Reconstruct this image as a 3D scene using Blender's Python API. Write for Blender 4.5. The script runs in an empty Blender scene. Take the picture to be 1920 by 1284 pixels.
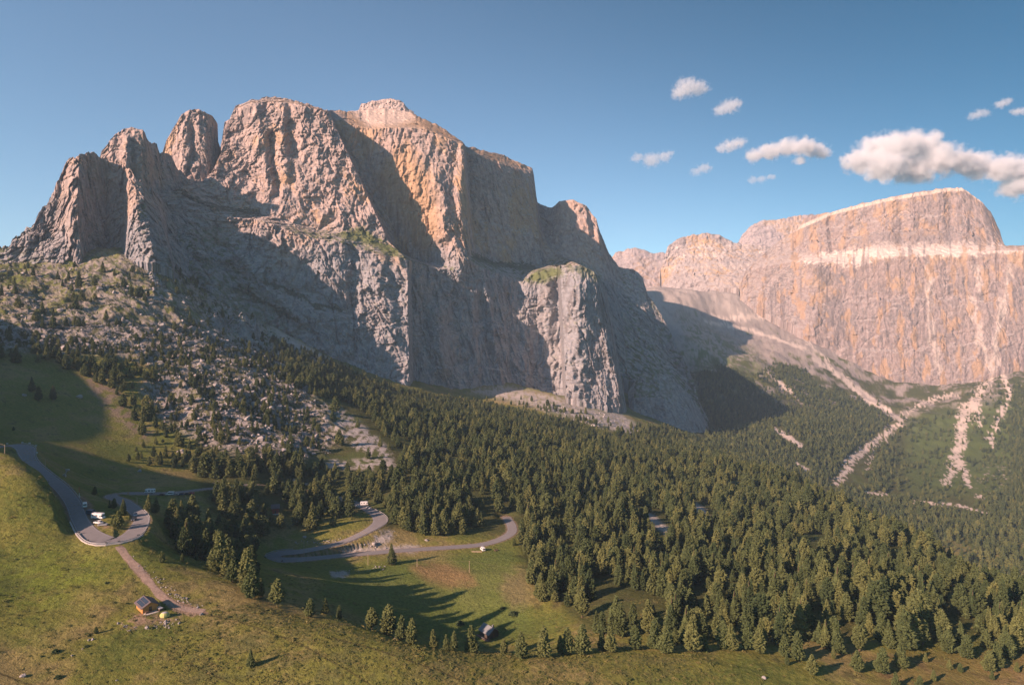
import bpy, math, random
import numpy as np

# ------------------------------------------------------------------ camera, sky, sun, exposure
scene = bpy.context.scene
COL = scene.collection
W, H, F, HY = 1920.0, 1284.0, 1200.0, 620.0      # picture size, focal length and horizon row in photo pixels
cam_d = bpy.data.cameras.new("camera"); cam = bpy.data.objects.new("camera", cam_d); COL.objects.link(cam)
cam_d.sensor_width = 36.0; cam_d.lens = 36.0 * F / W
cam_d.shift_y = (HY - H / 2) / W
cam_d.clip_start = 1.0; cam_d.clip_end = 40000.0
cam.rotation_euler = (math.radians(90), 0, 0)
scene.camera = cam
SUN_AZ, SUN_EL = math.radians(53), math.radians(24)       # travel azimuth (from +Y towards +X), elevation
TRAVEL = np.array([math.sin(SUN_AZ) * math.cos(SUN_EL), math.cos(SUN_AZ) * math.cos(SUN_EL), -math.sin(SUN_EL)])
world = bpy.data.worlds.new("World"); scene.world = world; world.use_nodes = True
wn = world.node_tree
sky = wn.nodes.new("ShaderNodeTexSky"); sky.sky_type = 'NISHITA'; sky.sun_disc = False
sky.sun_elevation = SUN_EL; sky.sun_rotation = SUN_AZ + math.pi
sky.altitude = 2200; sky.air_density = 1.0; sky.dust_density = 0.6; sky.ozone_density = 1.6
tintn = wn.nodes.new("ShaderNodeMix"); tintn.data_type = 'RGBA'; tintn.blend_type = 'MULTIPLY'; tintn.inputs["Factor"].default_value = 1.0
tintn.inputs["B"].default_value = (0.86, 0.99, 0.95, 1)
wn.links.new(sky.outputs[0], tintn.inputs["A"])
# the evening sky deepens away from the sun: by direction in the world
wc = wn.nodes.new("ShaderNodeTexCoord"); wd_ = wn.nodes.new("ShaderNodeVectorMath"); wd_.operation = 'DOT_PRODUCT'; wd_.inputs[1].default_value = (1.0, 0.0, 1.0); wn.links.new(wc.outputs["Generated"], wd_.inputs[0])
wr = wn.nodes.new("ShaderNodeMapRange"); wr.interpolation_type = 'SMOOTHSTEP'; wr.inputs[1].default_value = 0.05; wr.inputs[2].default_value = 1.08; wn.links.new(wd_.outputs["Value"], wr.inputs[0])
deep = wn.nodes.new("ShaderNodeMix"); deep.data_type = 'RGBA'; deep.blend_type = 'MULTIPLY'; deep.inputs["B"].default_value = (0.11, 0.38, 0.46, 1)
wn.links.new(wr.outputs[0], deep.inputs["Factor"]); wn.links.new(tintn.outputs["Result"], deep.inputs["A"]); wn.links.new(deep.outputs["Result"], wn.nodes["Background"].inputs[0])
wn.nodes["Background"].inputs[1].default_value = 0.088
sun_d = bpy.data.lights.new("sun", 'SUN'); sun = bpy.data.objects.new("sun", sun_d); COL.objects.link(sun)
sun_d.energy = 5.0; sun_d.angle = math.radians(0.5); sun_d.color = (1.0, 0.655, 0.515)
from mathutils import Vector
sun.rotation_euler = Vector(TRAVEL).to_track_quat('-Z', 'Y').to_euler()
scene.view_settings.view_transform = 'Standard'; scene.view_settings.look = 'None'
scene.view_settings.exposure = 1.0; scene.view_settings.gamma = 1.0
scene.render.engine = 'CYCLES'
scene.cycles.max_bounces = 8; scene.cycles.volume_bounces = 3; scene.cycles.diffuse_bounces = 2
scene.cycles.use_denoising = True; scene.cycles.denoising_prefilter = 'ACCURATE'; scene.cycles.sample_clamp_indirect = 3.0
rng = np.random.default_rng(7)

# ------------------------------------------------------------------ helpers
def P(px, py, Y):
    return (px - 960.0) / F * Y, Y, -(py - HY) / F * Y
def proj(x, y, z):
    y = np.maximum(y, 1.0)
    return 960 + F * x / y, HY - F * z / y

def _hash(ix, iy, iz, seed):
    h = (ix * 374761393 + iy * 668265263 + iz * 2147483647 * 3 + seed * 974711) & 0xFFFFFFFF
    h = ((h ^ (h >> 13)) * 1274126177) & 0xFFFFFFFF
    h = ((h ^ (h >> 15)) * 2246822519) & 0xFFFFFFFF
    return (h ^ (h >> 16)) & 0xFFFFFFFF
_G = np.random.default_rng(3).normal(size=(256, 3)); _G /= np.linalg.norm(_G, axis=1)[:, None]; _G = _G.astype(np.float32)
def noise(x, y, z, seed=0):
    x = np.asarray(x, np.float64); y = np.asarray(y, np.float64) + 0 * x; z = np.asarray(z, np.float64) + 0 * x
    fx, fy, fz = np.floor(x), np.floor(y), np.floor(z)
    ix, iy, iz = fx.astype(np.int64), fy.astype(np.int64), fz.astype(np.int64)
    x, y, z = (x - fx).astype(np.float32), (y - fy).astype(np.float32), (z - fz).astype(np.float32)
    u, v, w = [t * t * t * (t * (t * 6 - 15) + 10) for t in (x, y, z)]
    def c(a, b, d):
        g = _G[_hash(ix + a, iy + b, iz + d, seed) & 255]
        return g[..., 0] * (x - a) + g[..., 1] * (y - b) + g[..., 2] * (z - d)
    def l(a, b, t): return a + (b - a) * t
    return 1.6 * l(l(l(c(0,0,0), c(1,0,0), u), l(c(0,1,0), c(1,1,0), u), v), l(l(c(0,0,1), c(1,0,1), u), l(c(0,1,1), c(1,1,1), u), v), w)
def fbm(x, y, z, octv=4, seed=0, gain=0.5, ridged=False):
    s = 0; a = 1.0
    for o in range(octv):
        n = noise(x * 2.03**o, y * 2.03**o, z * 2.03**o, seed + o * 17)
        s = s + a * ((1 - 2 * np.abs(n)) if ridged else n); a *= gain
    return s
def facet(x, y, z, seed=0, tilt=0.7):             # broken rock: every cell its own offset and its own tilted plane
    x, y, z = x - 0.5, y - 0.5, z - 0.5
    fx, fy, fz = np.floor(x), np.floor(y), np.floor(z); best = np.full(x.shape, 9.0, np.float32); out = np.zeros(x.shape, np.float32)
    for a in (0, 1):
        for b in (0, 1):
            for c in (0, 1):
                h = _hash((fx + a).astype(np.int64), (fy + b).astype(np.int64), (fz + c).astype(np.int64), seed)
                j = lambda k: (((h >> k) & 1023) / 1023.0 - 0.5).astype(np.float32)
                dx, dy, dz = (x - fx - a - 0.55 * j(0)).astype(np.float32), (y - fy - b - 0.55 * j(7)).astype(np.float32), (z - fz - c - 0.55 * j(14)).astype(np.float32)
                d = dx * dx + dy * dy + dz * dz; m = d < best; best = np.where(m, d, best)
                out = np.where(m, 2 * j(20) + tilt * 4 * (dx * j(3) + dy * j(11) + dz * j(17)), out)
    return out
def sstep(a, b, x):
    t = np.clip((x - a) / (b - a), 0, 1); return t * t * (3 - 2 * t)
def mixc(c, col, m):
    return c * (1 - m[..., None]) + np.asarray(col) * m[..., None]

def poly_sd(px, py, pts):                       # signed distance, negative inside
    pts = np.asarray(pts, float); d = np.full(px.shape, 1e9); ins = np.zeros(px.shape, bool)
    n = len(pts)
    for i in range(n):
        a, b = pts[i], pts[(i + 1) % n]
        e = b - a; wx, wy = px - a[0], py - a[1]
        t = np.clip((wx * e[0] + wy * e[1]) / (e @ e), 0, 1)
        d = np.minimum(d, (wx - t * e[0])**2 + (wy - t * e[1])**2)
        c = (a[1] > py) != (b[1] > py)
        if a[1] != b[1]:
            ins ^= c & (px < (b[0] - a[0]) * (py - a[1]) / (b[1] - a[1]) + a[0])
    return np.where(ins, -1, 1) * np.sqrt(d)
def line_d(px, py, pts, w):                     # distance / local width along a polyline; pts (x, y), w scalar or list
    pts = np.asarray(pts, float); w = np.full(len(pts), float(w)) if np.isscalar(w) else np.asarray(w, float)
    r = np.full(px.shape, 1e9)
    for i in range(len(pts) - 1):
        a, b = pts[i], pts[i + 1]; e = b - a; wx, wy = px - a[0], py - a[1]
        t = np.clip((wx * e[0] + wy * e[1]) / max(e @ e, 1e-9), 0, 1)
        r = np.minimum(r, np.sqrt((wx - t * e[0])**2 + (wy - t * e[1])**2) / (w[i] + (w[i + 1] - w[i]) * t))
    return r

def tag(o, label=None, cat=None, group=None, kind=None):
    if label: o['label'] = label
    if cat: o['category'] = cat
    if group: o['group'] = group
    if kind: o['kind'] = kind
    return o
def mesh_np(name, v, f, smooth=False, col=None):
    v = np.asarray(v, np.float32); f = np.asarray(f, np.int32); k = f.shape[1]
    m = bpy.data.meshes.new(name)
    m.vertices.add(len(v)); m.vertices.foreach_set("co", v.ravel())
    m.loops.add(f.size); m.loops.foreach_set("vertex_index", f.ravel())
    m.polygons.add(len(f)); m.polygons.foreach_set("loop_start", np.arange(len(f), dtype=np.int32) * k)
    try: m.polygons.foreach_set("loop_total", np.full(len(f), k, np.int32))
    except Exception: pass
    m.polygons.foreach_set("use_smooth", np.full(len(f), smooth))
    m.update(calc_edges=True)
    if col is not None:
        a = m.attributes.new("Col", 'FLOAT_COLOR', 'POINT')
        c = np.ones((len(v), 4), np.float32); c[:, :3] = np.clip(col, 0.004, 0.9); a.data.foreach_set("color", c.ravel())
    return m
def obj(name, mesh, mat=None, parent=None, loc=None):
    o = bpy.data.objects.new(name, mesh); COL.objects.link(o)
    if mat is not None and mesh is not None and len(mesh.materials) == 0: mesh.materials.append(mat)
    if parent is not None: o.parent = parent
    if loc is not None: o.location = loc
    return o
def grid_faces(nu, nv):                          # vertex index = i*nv + j
    i, j = np.meshgrid(np.arange(nu - 1), np.arange(nv - 1), indexing='ij')
    a = (i * nv + j).ravel()
    return np.stack([a, a + 1, a + nv + 1, a + nv], 1)

# ------------------------------------------------------------------ materials
def mat(name, color=None, rough=0.9, vcol=False, bump=(), var=0.0, vscale=1.0, spec=0.2, metallic=0.0, zs=1.0):
    m = bpy.data.materials.new(name); m.use_nodes = True; t = m.node_tree; b = t.nodes["Principled BSDF"]
    b.inputs["Roughness"].default_value = rough; b.inputs["Specular IOR Level"].default_value = spec; b.inputs["Metallic"].default_value = metallic
    geo = t.nodes.new("ShaderNodeNewGeometry"); tc = t.nodes.new("ShaderNodeTexCoord")
    src = geo.outputs["Position"] if vcol else tc.outputs["Object"]
    if zs != 1.0:
        mp = t.nodes.new("ShaderNodeMapping"); mp.inputs["Scale"].default_value = (1, 1, zs); t.links.new(src, mp.inputs["Vector"]); src = mp.outputs["Vector"]
    if vcol:
        at = t.nodes.new("ShaderNodeAttribute"); at.attribute_name = "Col"; c = at.outputs["Color"]
    else:
        rgb = t.nodes.new("ShaderNodeRGB"); rgb.outputs[0].default_value = (*color, 1); c = rgb.outputs[0]
    if var > 0:
        n = t.nodes.new("ShaderNodeTexNoise"); n.inputs["Scale"].default_value = vscale; n.inputs["Detail"].default_value = 5; n.inputs["Roughness"].default_value = 0.65
        t.links.new(src, n.inputs["Vector"])
        r = t.nodes.new("ShaderNodeMapRange"); r.inputs[1].default_value = 0.25; r.inputs[2].default_value = 0.75; r.inputs[3].default_value = 1 - var; r.inputs[4].default_value = 1 + var
        t.links.new(n.outputs["Fac"], r.inputs[0])
        mx = t.nodes.new("ShaderNodeVectorMath"); mx.operation = 'SCALE'
        t.links.new(c, mx.inputs[0]); t.links.new(r.outputs[0], mx.inputs["Scale"]); c = mx.outputs[0]
    t.links.new(c, b.inputs["Base Color"])
    prev = None
    for sc, dist, detail in bump:
        n = t.nodes.new("ShaderNodeTexNoise"); n.inputs["Scale"].default_value = sc; n.inputs["Detail"].default_value = detail; n.inputs["Roughness"].default_value = 0.7
        t.links.new(src, n.inputs["Vector"])
        bp = t.nodes.new("ShaderNodeBump"); bp.inputs["Strength"].default_value = 1.0; bp.inputs["Distance"].default_value = dist
        t.links.new(n.outputs["Fac"], bp.inputs["Height"])
        if prev is not None: t.links.new(prev, bp.inputs["Normal"])
        prev = bp.outputs["Normal"]
    if prev is not None: t.links.new(prev, b.inputs["Normal"])
    return m
M_ground = mat("ground", vcol=True, bump=((0.35, 1.6, 6), (2.2, 0.25, 3)), var=0.35, vscale=0.6, spec=0.05)
M_rock = mat("dolomite rock", vcol=True, bump=((0.14, 3.0, 6),), var=0.22, vscale=0.12, spec=0.08, zs=0.4)
M_asphalt = mat("asphalt", (0.23, 0.215, 0.21), 0.85, var=0.12, vscale=0.4)
M_dirt = mat("dirt", (0.33, 0.245, 0.19), 0.95, var=0.3, vscale=0.5, bump=((1.2, 0.3, 4),))
M_concrete = mat("concrete", (0.50, 0.46, 0.42), 0.9, var=0.15, vscale=0.8)
M_boulder = mat("boulder stone", (0.335, 0.31, 0.295), 0.9, var=0.25, vscale=1.5, bump=((1.2, 0.5, 5),))
M_white = mat("white paint", (0.78, 0.77, 0.75), 0.35, var=0.03, vscale=0.7, spec=0.4)
M_silver = mat("silver paint", (0.42, 0.43, 0.45), 0.3, var=0.03, vscale=0.7, spec=0.5, metallic=0.3)
M_dark = mat("dark paint", (0.03, 0.032, 0.037), 0.3, var=0.05, vscale=0.7, spec=0.5)
M_blue = mat("blue paint", (0.03, 0.075, 0.13), 0.3, var=0.05, vscale=0.7, spec=0.5)
M_red = mat("red paint", (0.42, 0.04, 0.05), 0.4, var=0.05, vscale=0.7, spec=0.4)
M_glass = mat("dark glass", (0.02, 0.025, 0.03), 0.08, var=0.03, vscale=0.7, spec=0.6)
M_tyre = mat("tyre rubber", (0.02, 0.02, 0.02), 0.8, var=0.1, vscale=2)
M_steel = mat("galvanised steel", (0.42, 0.42, 0.43), 0.45, var=0.1, vscale=1, metallic=0.4)
M_wood = mat("larch boards", (0.46, 0.22, 0.075), 0.7, var=0.2, vscale=3)
M_wooddark = mat("weathered boards", (0.13, 0.08, 0.055), 0.8, var=0.25, vscale=3)
M_roof = mat("brown roof sheet", (0.13, 0.105, 0.105), 0.6, var=0.15, vscale=2)
M_roofgrey = mat("grey shingle roof", (0.20, 0.21, 0.22), 0.7, var=0.25, vscale=3)
M_panel = mat("solar cells", (0.035, 0.045, 0.06), 0.2, var=0.1, vscale=5, spec=0.6)
M_tent = mat("yellow tent fabric", (0.46, 0.44, 0.17), 0.7, var=0.06, vscale=2)
M_tentgrey = mat("grey tent fabric", (0.35, 0.34, 0.36), 0.7, var=0.06, vscale=2)
M_plaster = mat("pale plaster", (0.62, 0.56, 0.50), 0.9, var=0.08, vscale=1)
M_pole = mat("pole timber", (0.40, 0.31, 0.22), 0.8, var=0.15, vscale=2)
M_bark = mat("bark", (0.16, 0.10, 0.07), 0.95, var=0.25, vscale=3)
M_skin = mat("skin", (0.5, 0.32, 0.24), 0.6, var=0.05, vscale=5)
M_cloth = mat("pink shirt cloth", (0.55, 0.30, 0.27), 0.8, var=0.08, vscale=5)

def leaf_mat(name, c0, c1, c2):
    m = bpy.data.materials.new(name); m.use_nodes = True; t = m.node_tree; b = t.nodes["Principled BSDF"]
    b.inputs["Roughness"].default_value = 0.85; b.inputs["Specular IOR Level"].default_value = 0.08
    at = t.nodes.new("ShaderNodeAttribute"); at.attribute_type = 'INSTANCER'; at.attribute_name = "tint"
    cr = t.nodes.new("ShaderNodeValToRGB"); e = cr.color_ramp.elements
    e[0].position = 0.0; e[0].color = (*c0, 1); e[1].position = 1.0; e[1].color = (*c2, 1); k = e.new(0.5); k.color = (*c1, 1)
    t.links.new(at.outputs["Fac"], cr.inputs[0])
    tc = t.nodes.new("ShaderNodeTexCoord"); n = t.nodes.new("ShaderNodeTexNoise"); n.inputs["Scale"].default_value = 9; n.inputs["Detail"].default_value = 3
    t.links.new(tc.outputs["Object"], n.inputs["Vector"])
    r = t.nodes.new("ShaderNodeMapRange"); r.inputs[1].default_value = 0.3; r.inputs[2].default_value = 0.7; r.inputs[3].default_value = 0.7; r.inputs[4].default_value = 1.3
    t.links.new(n.outputs["Fac"], r.inputs[0])
    mx = t.nodes.new("ShaderNodeVectorMath"); mx.operation = 'SCALE'
    t.links.new(cr.outputs[0], mx.inputs[0]); t.links.new(r.outputs[0], mx.inputs["Scale"]); t.links.new(mx.outputs[0], b.inputs["Base Color"])
    return m
M_leaf = leaf_mat("conifer needles", (0.038, 0.058, 0.024), (0.078, 0.098, 0.036), (0.145, 0.152, 0.052))
M_bush = leaf_mat("heath leaves", (0.07, 0.09, 0.025), (0.13, 0.135, 0.042), (0.20, 0.165, 0.06))

# ------------------------------------------------------------------ ground heights
CP = []                                          # control points of the ground: photo pixel + depth
def cp(*a): CP.extend(a)
def plane_z(x, y): return -140.6 - 0.1 * x + 0.076 * y
def plane_Y(px, py): return 168750.0 / ((py - 620) - 0.1 * (px - 960) + 91)
EDGE = [(-60,850,360),(0,848,356),(35,858,353),(60,876,350),(90,898,342),(110,919,334),(125,946,325),(138,976,315),(150,1004,304),(200,1024,295),(310,1060,283),(345,1120,258),(380,1143,251),(440,1120,262),
        (520,1137,262),(580,1158,256),(640,1166,253),(700,1182,249),(800,1212,241),(900,1226,241),(1000,1228,243),(1100,1220,249),(1200,1213,257),
        (1300,1207,265),(1440,1203,270),(1560,1205,276),(1650,1190,288),(1800,1190,295),(1920,1180,305)]
cp(*EDGE)
# roads (px, py, depth)
ROAD = [(-120,868,425),(-60,850,440),(0,838,450),(28,834,452),(47,840,445),(51,853,432),(60,868,420),(85,890,395),(110,910,372),(128,930,355),(140,950,342),(150,975,326),(165,997,310),
        (185,1010,301),(205,1014,299),(230,1011,303),(250,1000,312),(262,985,325),(265,972,337),(255,958,352),(243,948,368),(228,938,388),(213,933,405),(208,929.5,416),(215,926.5,426),(235,925,433),
        (260,924.5,436),(300,925,440),(340,922,448),(380,917,465),(410,914,478),(440,911,495),(480,908,520),(540,915,550),(600,925,560),(650,938,545),(672,946,525),(690,955,505),(708,966,490),(713,978,475),
        (698,990,460),(670,1005,447),(640,1017,437),(600,1027,428),(560,1034,422),(530,1036,420),(513,1040,416),(515,1047,411),(540,1049,411),(580,1047,415),(640,1041,424),(700,1036,432),(760,1031,440),
        (840,1026,449),(900,1021,458),(935,1012,470),(957,1000,484),(960,988,500),(954,976,516),(949,969,530)]
cp(*ROAD[::2])
cp((560,1120,300),(600,1090,345),(600,1065,388),(480,1060,350),(400,1060,320),(420,1000,400),(350,980,400),(330,1030,340),(300,1000,345),(445,1085,290),
   (700,1110,358),(750,1070,398),(860,1085,390),(860,1150,356),(915,1190,332),(800,1190,326),(1000,1180,332),(950,1110,375),(985,1060,412),(1080,1170,320),(1180,1120,350),
   (1250,1160,310),(1400,1120,350),(1550,1120,340),(1700,1120,345),(1850,1130,345))
cp((0,780,560),(0,700,640),(0,640,720),(100,780,580),(100,700,670),(200,850,540),(200,780,620),(200,700,700),(150,900,450),(100,850,485),(230,900,490),
   (270,880,530),(300,850,570),(380,890,550),(350,800,640),(300,750,690),(300,700,750),(300,650,830),(300,600,920),(300,550,990),(310,505,1060),
   (200,640,800),(200,600,860),(200,560,920),(200,520,980),(200,488,1030),(100,640,760),(100,600,830),(100,550,920),(100,503,1000),(0,600,780),(0,550,880),(0,505,975),
   (-100,640,760),(-100,560,880),(-100,500,960),
   (450,640,1040),(400,590,1080),(450,700,820),(450,780,690),(450,850,590),(560,870,600),(560,800,720),(560,720,880),(560,660,1120),(640,700,1130),(650,860,640),(730,850,670),(600,760,800),(700,820,720),
   (750,930,540),(850,960,520),(900,900,620),(800,850,720),(800,780,950),(700,740,1050),(770,725,1270),(900,800,900),(900,860,720),(900,748,1400),(1000,900,650),(1000,830,880),(1000,780,1180),(1000,745,1420),
   (1100,950,580),(1100,870,780),(1100,810,1100),(1100,765,1370),(1200,900,740),(1200,840,1050),(1200,790,1380),(1250,825,1250),(1300,950,640),(1350,880,900),(1400,1000,540),(1400,920,780),(1200,1000,500),(1200,1060,420),(1050,1050,440),
   (1300,1060,430),(1500,1050,450),(1500,960,680),(1600,1000,600),(1600,1080,420),(1700,1060,480),(1750,1090,430),(1850,1105,425),
   (1350,862,1050),(1500,905,880),(1600,955,740),(1700,1015,620),(1800,1070,540),(1920,1145,450))
cp((1330,830,1500),(1400,870,1350),(1480,880,1450),(1600,930,1350),(1750,960,1300),(1900,1000,1150),(1900,1080,950),(1800,1000,1150),(1750,900,1550),(1850,900,1550),(1700,850,1850),(1690,788,2150),
   (1900,800,2000),(1800,800,2050),(1865,715,2450),(1750,742,2470),(1600,722,2520),(1600,800,2000),(1500,800,1800),(1520,655,2700),(1440,620,2850),(1350,610,2850),(1400,680,2400),(1330,700,2150),
   (1400,760,2000),(1300,640,2500),(1270,580,2800),(1300,545,3050),(1380,550,3080),(1210,540,3000),(1240,610,2700),(1260,700,2300),(1300,770,1900),(1180,640,2300),(1190,700,2000),(1170,745,1700),(1170,600,2700),(1210,552,3280),(1300,560,3280),(1390,566,3280),(1150,560,3280))
pts = [P(*c) for c in CP]
for Y in (40, 90, 140, 190):
    for px in (-1800, -1000, -400, 0, 300, 600, 960, 1300, 1600, 1920, 2400, 3200):
        x = (px - 960) / F * Y; pts.append((x, Y, plane_z(x, Y)))
for px in (-900, -500, -200, 0):
    for Y in (240, 290):
        x = (px - 960) / F * Y; pts.append((x, Y, plane_z(x, Y) - (12 if px < -300 else 0)))
for px, Y, z in ((800,268,-135),(900,268,-136),(1000,272,-137),(1200,288,-141),(1350,295,-142),(1350,1250,-250),(1500,1040,-272),(1600,870,-286),(1700,745,-292),(1800,655,-294),(1920,560,-292),(2100,600,-290),
                 (2400,350,-150),(2400,600,-290),(2400,1200,-360),(2400,2000,-300),(3200,300,-160),(3200,1000,-330),(3200,2500,-150),(2400,2600,-120),
                 (-300,400,-68),(-300,800,40),(-300,1000,120),(-900,800,120),(-1500,320,-60),(-2200,300,-60),(-2200,900,100),(-300,560,-25),(-300,480,-50)):
    pts.append(((px - 960) / F * Y, Y, z))
# the hill out of frame on the left that shades the upper road and the slope above it
for c_, z in ((400,-55),(430,42),(454,47),(490,46),(530,44),(570,43),(607,39),(650,52),(700,64),(760,82),(830,104),(890,110),(960,130)):
    pts.append((-232 - 0.6 * c_, -174 + 0.8 * c_, z))
    pts.append((-232 - 0.6 * c_ - 90, -174 + 0.8 * c_ - 40, z + 15 if c_ > 420 else -40))
    if c_ > 440: pts.append((-232 - 0.6 * c_ + 96, -174 + 0.8 * c_ + 72, z - 75))
pts = np.array(pts)
def _uv(x, y): return 960 / 400 + F * x / y / 400, 2.6 * np.log(y / 100)
cu, cv = _uv(pts[:, 0], pts[:, 1])
def _k(r2): return 0.5 * r2 * np.log(r2 + 1e-9)
n = len(pts); A = np.zeros((n + 3, n + 3)); A[:n, :n] = _k((cu[:, None] - cu)**2 + (cv[:, None] - cv)**2) + np.eye(n) * 0.004
Q = np.stack([np.ones(n), cu, cv], 1); A[:n, n:] = Q; A[n:, :n] = Q.T
WGT = np.linalg.solve(A, np.concatenate([pts[:, 2], np.zeros(3)]))
def rbf(x, y):
    u, v = _uv(x, y); s = WGT[n] + WGT[n + 1] * u + WGT[n + 2] * v
    for i in range(n):
        s = s + WGT[i] * _k((u - cu[i])**2 + (v - cv[i])**2)
    return s
gpx = np.concatenate([np.linspace(-3800, -70, 90), np.arange(-60, 1985, 2.6), np.linspace(1995, 3200, 40)])
gY = np.concatenate([np.linspace(35, 145, 22), np.exp(np.arange(math.log(150), math.log(1050), 0.0034)), np.exp(np.arange(math.log(1055), math.log(3300), 0.0062))])
cgx, cgy = gpx[::4], gY[::3]
# evaluate the smooth surface on a coarser lattice, then interpolate
cgx = np.append(cgx, gpx[-1]); cgy = np.append(cgy, gY[-1])
PX, YY = np.meshgrid(cgx, cgy, indexing='ij')
zc = rbf((PX - 960) / F * YY, YY)
def interp_axis0(xp, fp, x):
    i = np.clip(np.searchsorted(xp, x) - 1, 0, len(xp) - 2); t = ((x - xp[i]) / np.maximum(xp[i + 1] - xp[i], 1e-9))[:, None]
    return fp[i] * (1 - t) + fp[i + 1] * t
GZ = interp_axis0(cgy, interp_axis0(cgx, zc, gpx).T, gY).T
GPX, GYY = np.meshgrid(gpx, gY, indexing='ij'); GX = (GPX - 960) / F * GYY
BASEY = np.interp(gpx, [-3900,0,200,330,520,700,770,960,1040,1120,1165,1210], [1100,1000,1050,1130,1230,1270,1330,1500,1440,1450,2300,5000])[:, None]
over = np.maximum(GYY - BASEY - 50, 0); GZ = GZ - over * 0.9
# road line in world space, densely sampled (Catmull-Rom)
def spline(p, step=2.0):
    p = np.asarray(p, float); q = np.vstack([2 * p[0] - p[1], p, 2 * p[-1] - p[-2]]); out = []
    for i in range(1, len(q) - 2):
        p0, p1, p2, p3 = q[i - 1:i + 3]; k = max(2, int(np.linalg.norm(p2 - p1) / step))
        t = (np.arange(k) / k)[:, None]
        out.append(0.5 * (2 * p1 + (p2 - p0) * t + (2 * p0 - 5 * p1 + 4 * p2 - p3) * t**2 + (3 * p1 - p0 - 3 * p2 + p3) * t**3))
    return np.vstack(out + [p[-1:]])
road_c = spline([P(*r) for r in ROAD], 2.0)
for _ in range(6):                                # even out the gradient
    z = road_c[:, 2].copy(); road_c[1:-1, 2] = (z[:-2] + z[1:-1] * 2 + z[2:]) / 4
GPX_, GPY_ = proj(GX, GYY, GZ)
rough = 0.25 + 1.6 * sstep(500, 1000, GYY)
rockzone = sstep(30, -30, poly_sd(GPX_, GPY_, [(-60,470),(330,470),(560,640),(620,700),(640,830),(560,870),(300,800),(250,720),(180,670),(-60,660)]))
alpine = sstep(1500, 2200, GYY) * sstep(1180, 1230, GPX)
GZ = GZ + rough * 1.3 * fbm(GX / 40, GYY / 40, 0 * GX, 5, 5) + rockzone * (5.0 * fbm(GX / 45, GYY / 45, 0 * GX, 6, 9, 0.6, True) - 2) + alpine * 13 * fbm(GX / 130, GYY / 130, 0 * GX, 6, 31, 0.55)
GZ = GZ + 1.2 * fbm(GX / 22, GYY / 14, 0 * GX, 3, 77) * sstep(700, 300, GYY) * 0.5
# the fall-line grooves and hollows of the far meadows
dmin = np.full(GX.shape, 1e9); dz = np.zeros(GX.shape)
near = (GYY > 280) & (GYY < 640) & (GPX > -200) & (GPX < 1130)
ii = np.where(near.ravel())[0]; xs, ys = GX.ravel()[ii], GYY.ravel()[ii]
bd = np.full(len(ii), 1e9); bz = np.zeros(len(ii))
for s in range(0, len(road_c), 2):
    d = (xs - road_c[s, 0])**2 + (ys - road_c[s, 1])**2; k = d < bd; bd[k] = d[k]; bz[k] = road_c[s, 2]
bd = np.sqrt(bd); wgt = 1 - sstep(4.6, 12.0, bd)
zf = GZ.ravel(); zf[ii] = zf[ii] * (1 - wgt) + (bz - 0.12) * wgt; GZ = zf.reshape(GZ.shape)
ROADD = np.full(GX.size, 1e9); ROADD[ii] = bd; ROADD = ROADD.reshape(GX.shape)
# flat pads
def pad(px, py, Y, r, z=None):
    x, y, z0 = P(px, py, Y); z = z0 if z is None else z
    d = np.sqrt((GX - x)**2 + (GYY - y)**2); w = 1 - sstep(r, r * 1.7, d)
    return x, y, z, w
def col_at(px):
    i = np.clip(np.searchsorted(gpx, px), 1, len(gpx) - 1); t = (px - gpx[i - 1]) / (gpx[i] - gpx[i - 1])
    return GZ[i - 1] * (1 - t) + GZ[i] * t
def hit(px, py):                                  # first ground point seen through a photo pixel
    z = col_at(px); r = HY - F * z / gY
    k = np.where(r[15:] <= py)[0]
    if len(k) == 0: return None
    k = k[0] + 15
    t = (r[k - 1] - py) / max(r[k - 1] - r[k], 1e-6) if k > 0 else 0
    t = min(max(t, 0), 1); Y = gY[k - 1] * (1 - t) + gY[k] * t
    return (px - 960) / F * Y, Y, z[k - 1] * (1 - t) + z[k] * t
def zat(x, y):                                    # ground height at world points
    x = np.asarray(x, float); y = np.asarray(y, float)
    p = 960 + F * x / y
    i = np.clip(np.searchsorted(gpx, p) - 1, 0, len(gpx) - 2); j = np.clip(np.searchsorted(gY, y) - 1, 0, len(gY) - 2)
    s = np.clip((p - gpx[i]) / (gpx[i + 1] - gpx[i]), 0, 1); t = np.clip((y - gY[j]) / (gY[j + 1] - gY[j]), 0, 1)
    return (GZ[i, j] * (1 - s) + GZ[i + 1, j] * s) * (1 - t) + (GZ[i, j + 1] * (1 - s) + GZ[i + 1, j + 1] * s) * t
for (hx, hy, r) in ((276, 1140, 7), (917, 1188, 7)):
    h = hit(hx, hy); d = np.sqrt((GX - h[0])**2 + (GYY - h[1])**2); w = 1 - sstep(r, r * 1.8, d); GZ = GZ * (1 - w) + h[2] * w
h = hit(182, 972); pk = P(185, 975, 325)
d = np.sqrt(((GX - pk[0]) / 1.0)**2 + ((GYY - pk[1]) / 2.4)**2); w = 1 - sstep(9, 14, d); w = w * (ROADD > 4.6)
GZ = GZ * (1 - w) + np.clip(GZ, -97.5, -92.5) * w

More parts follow.
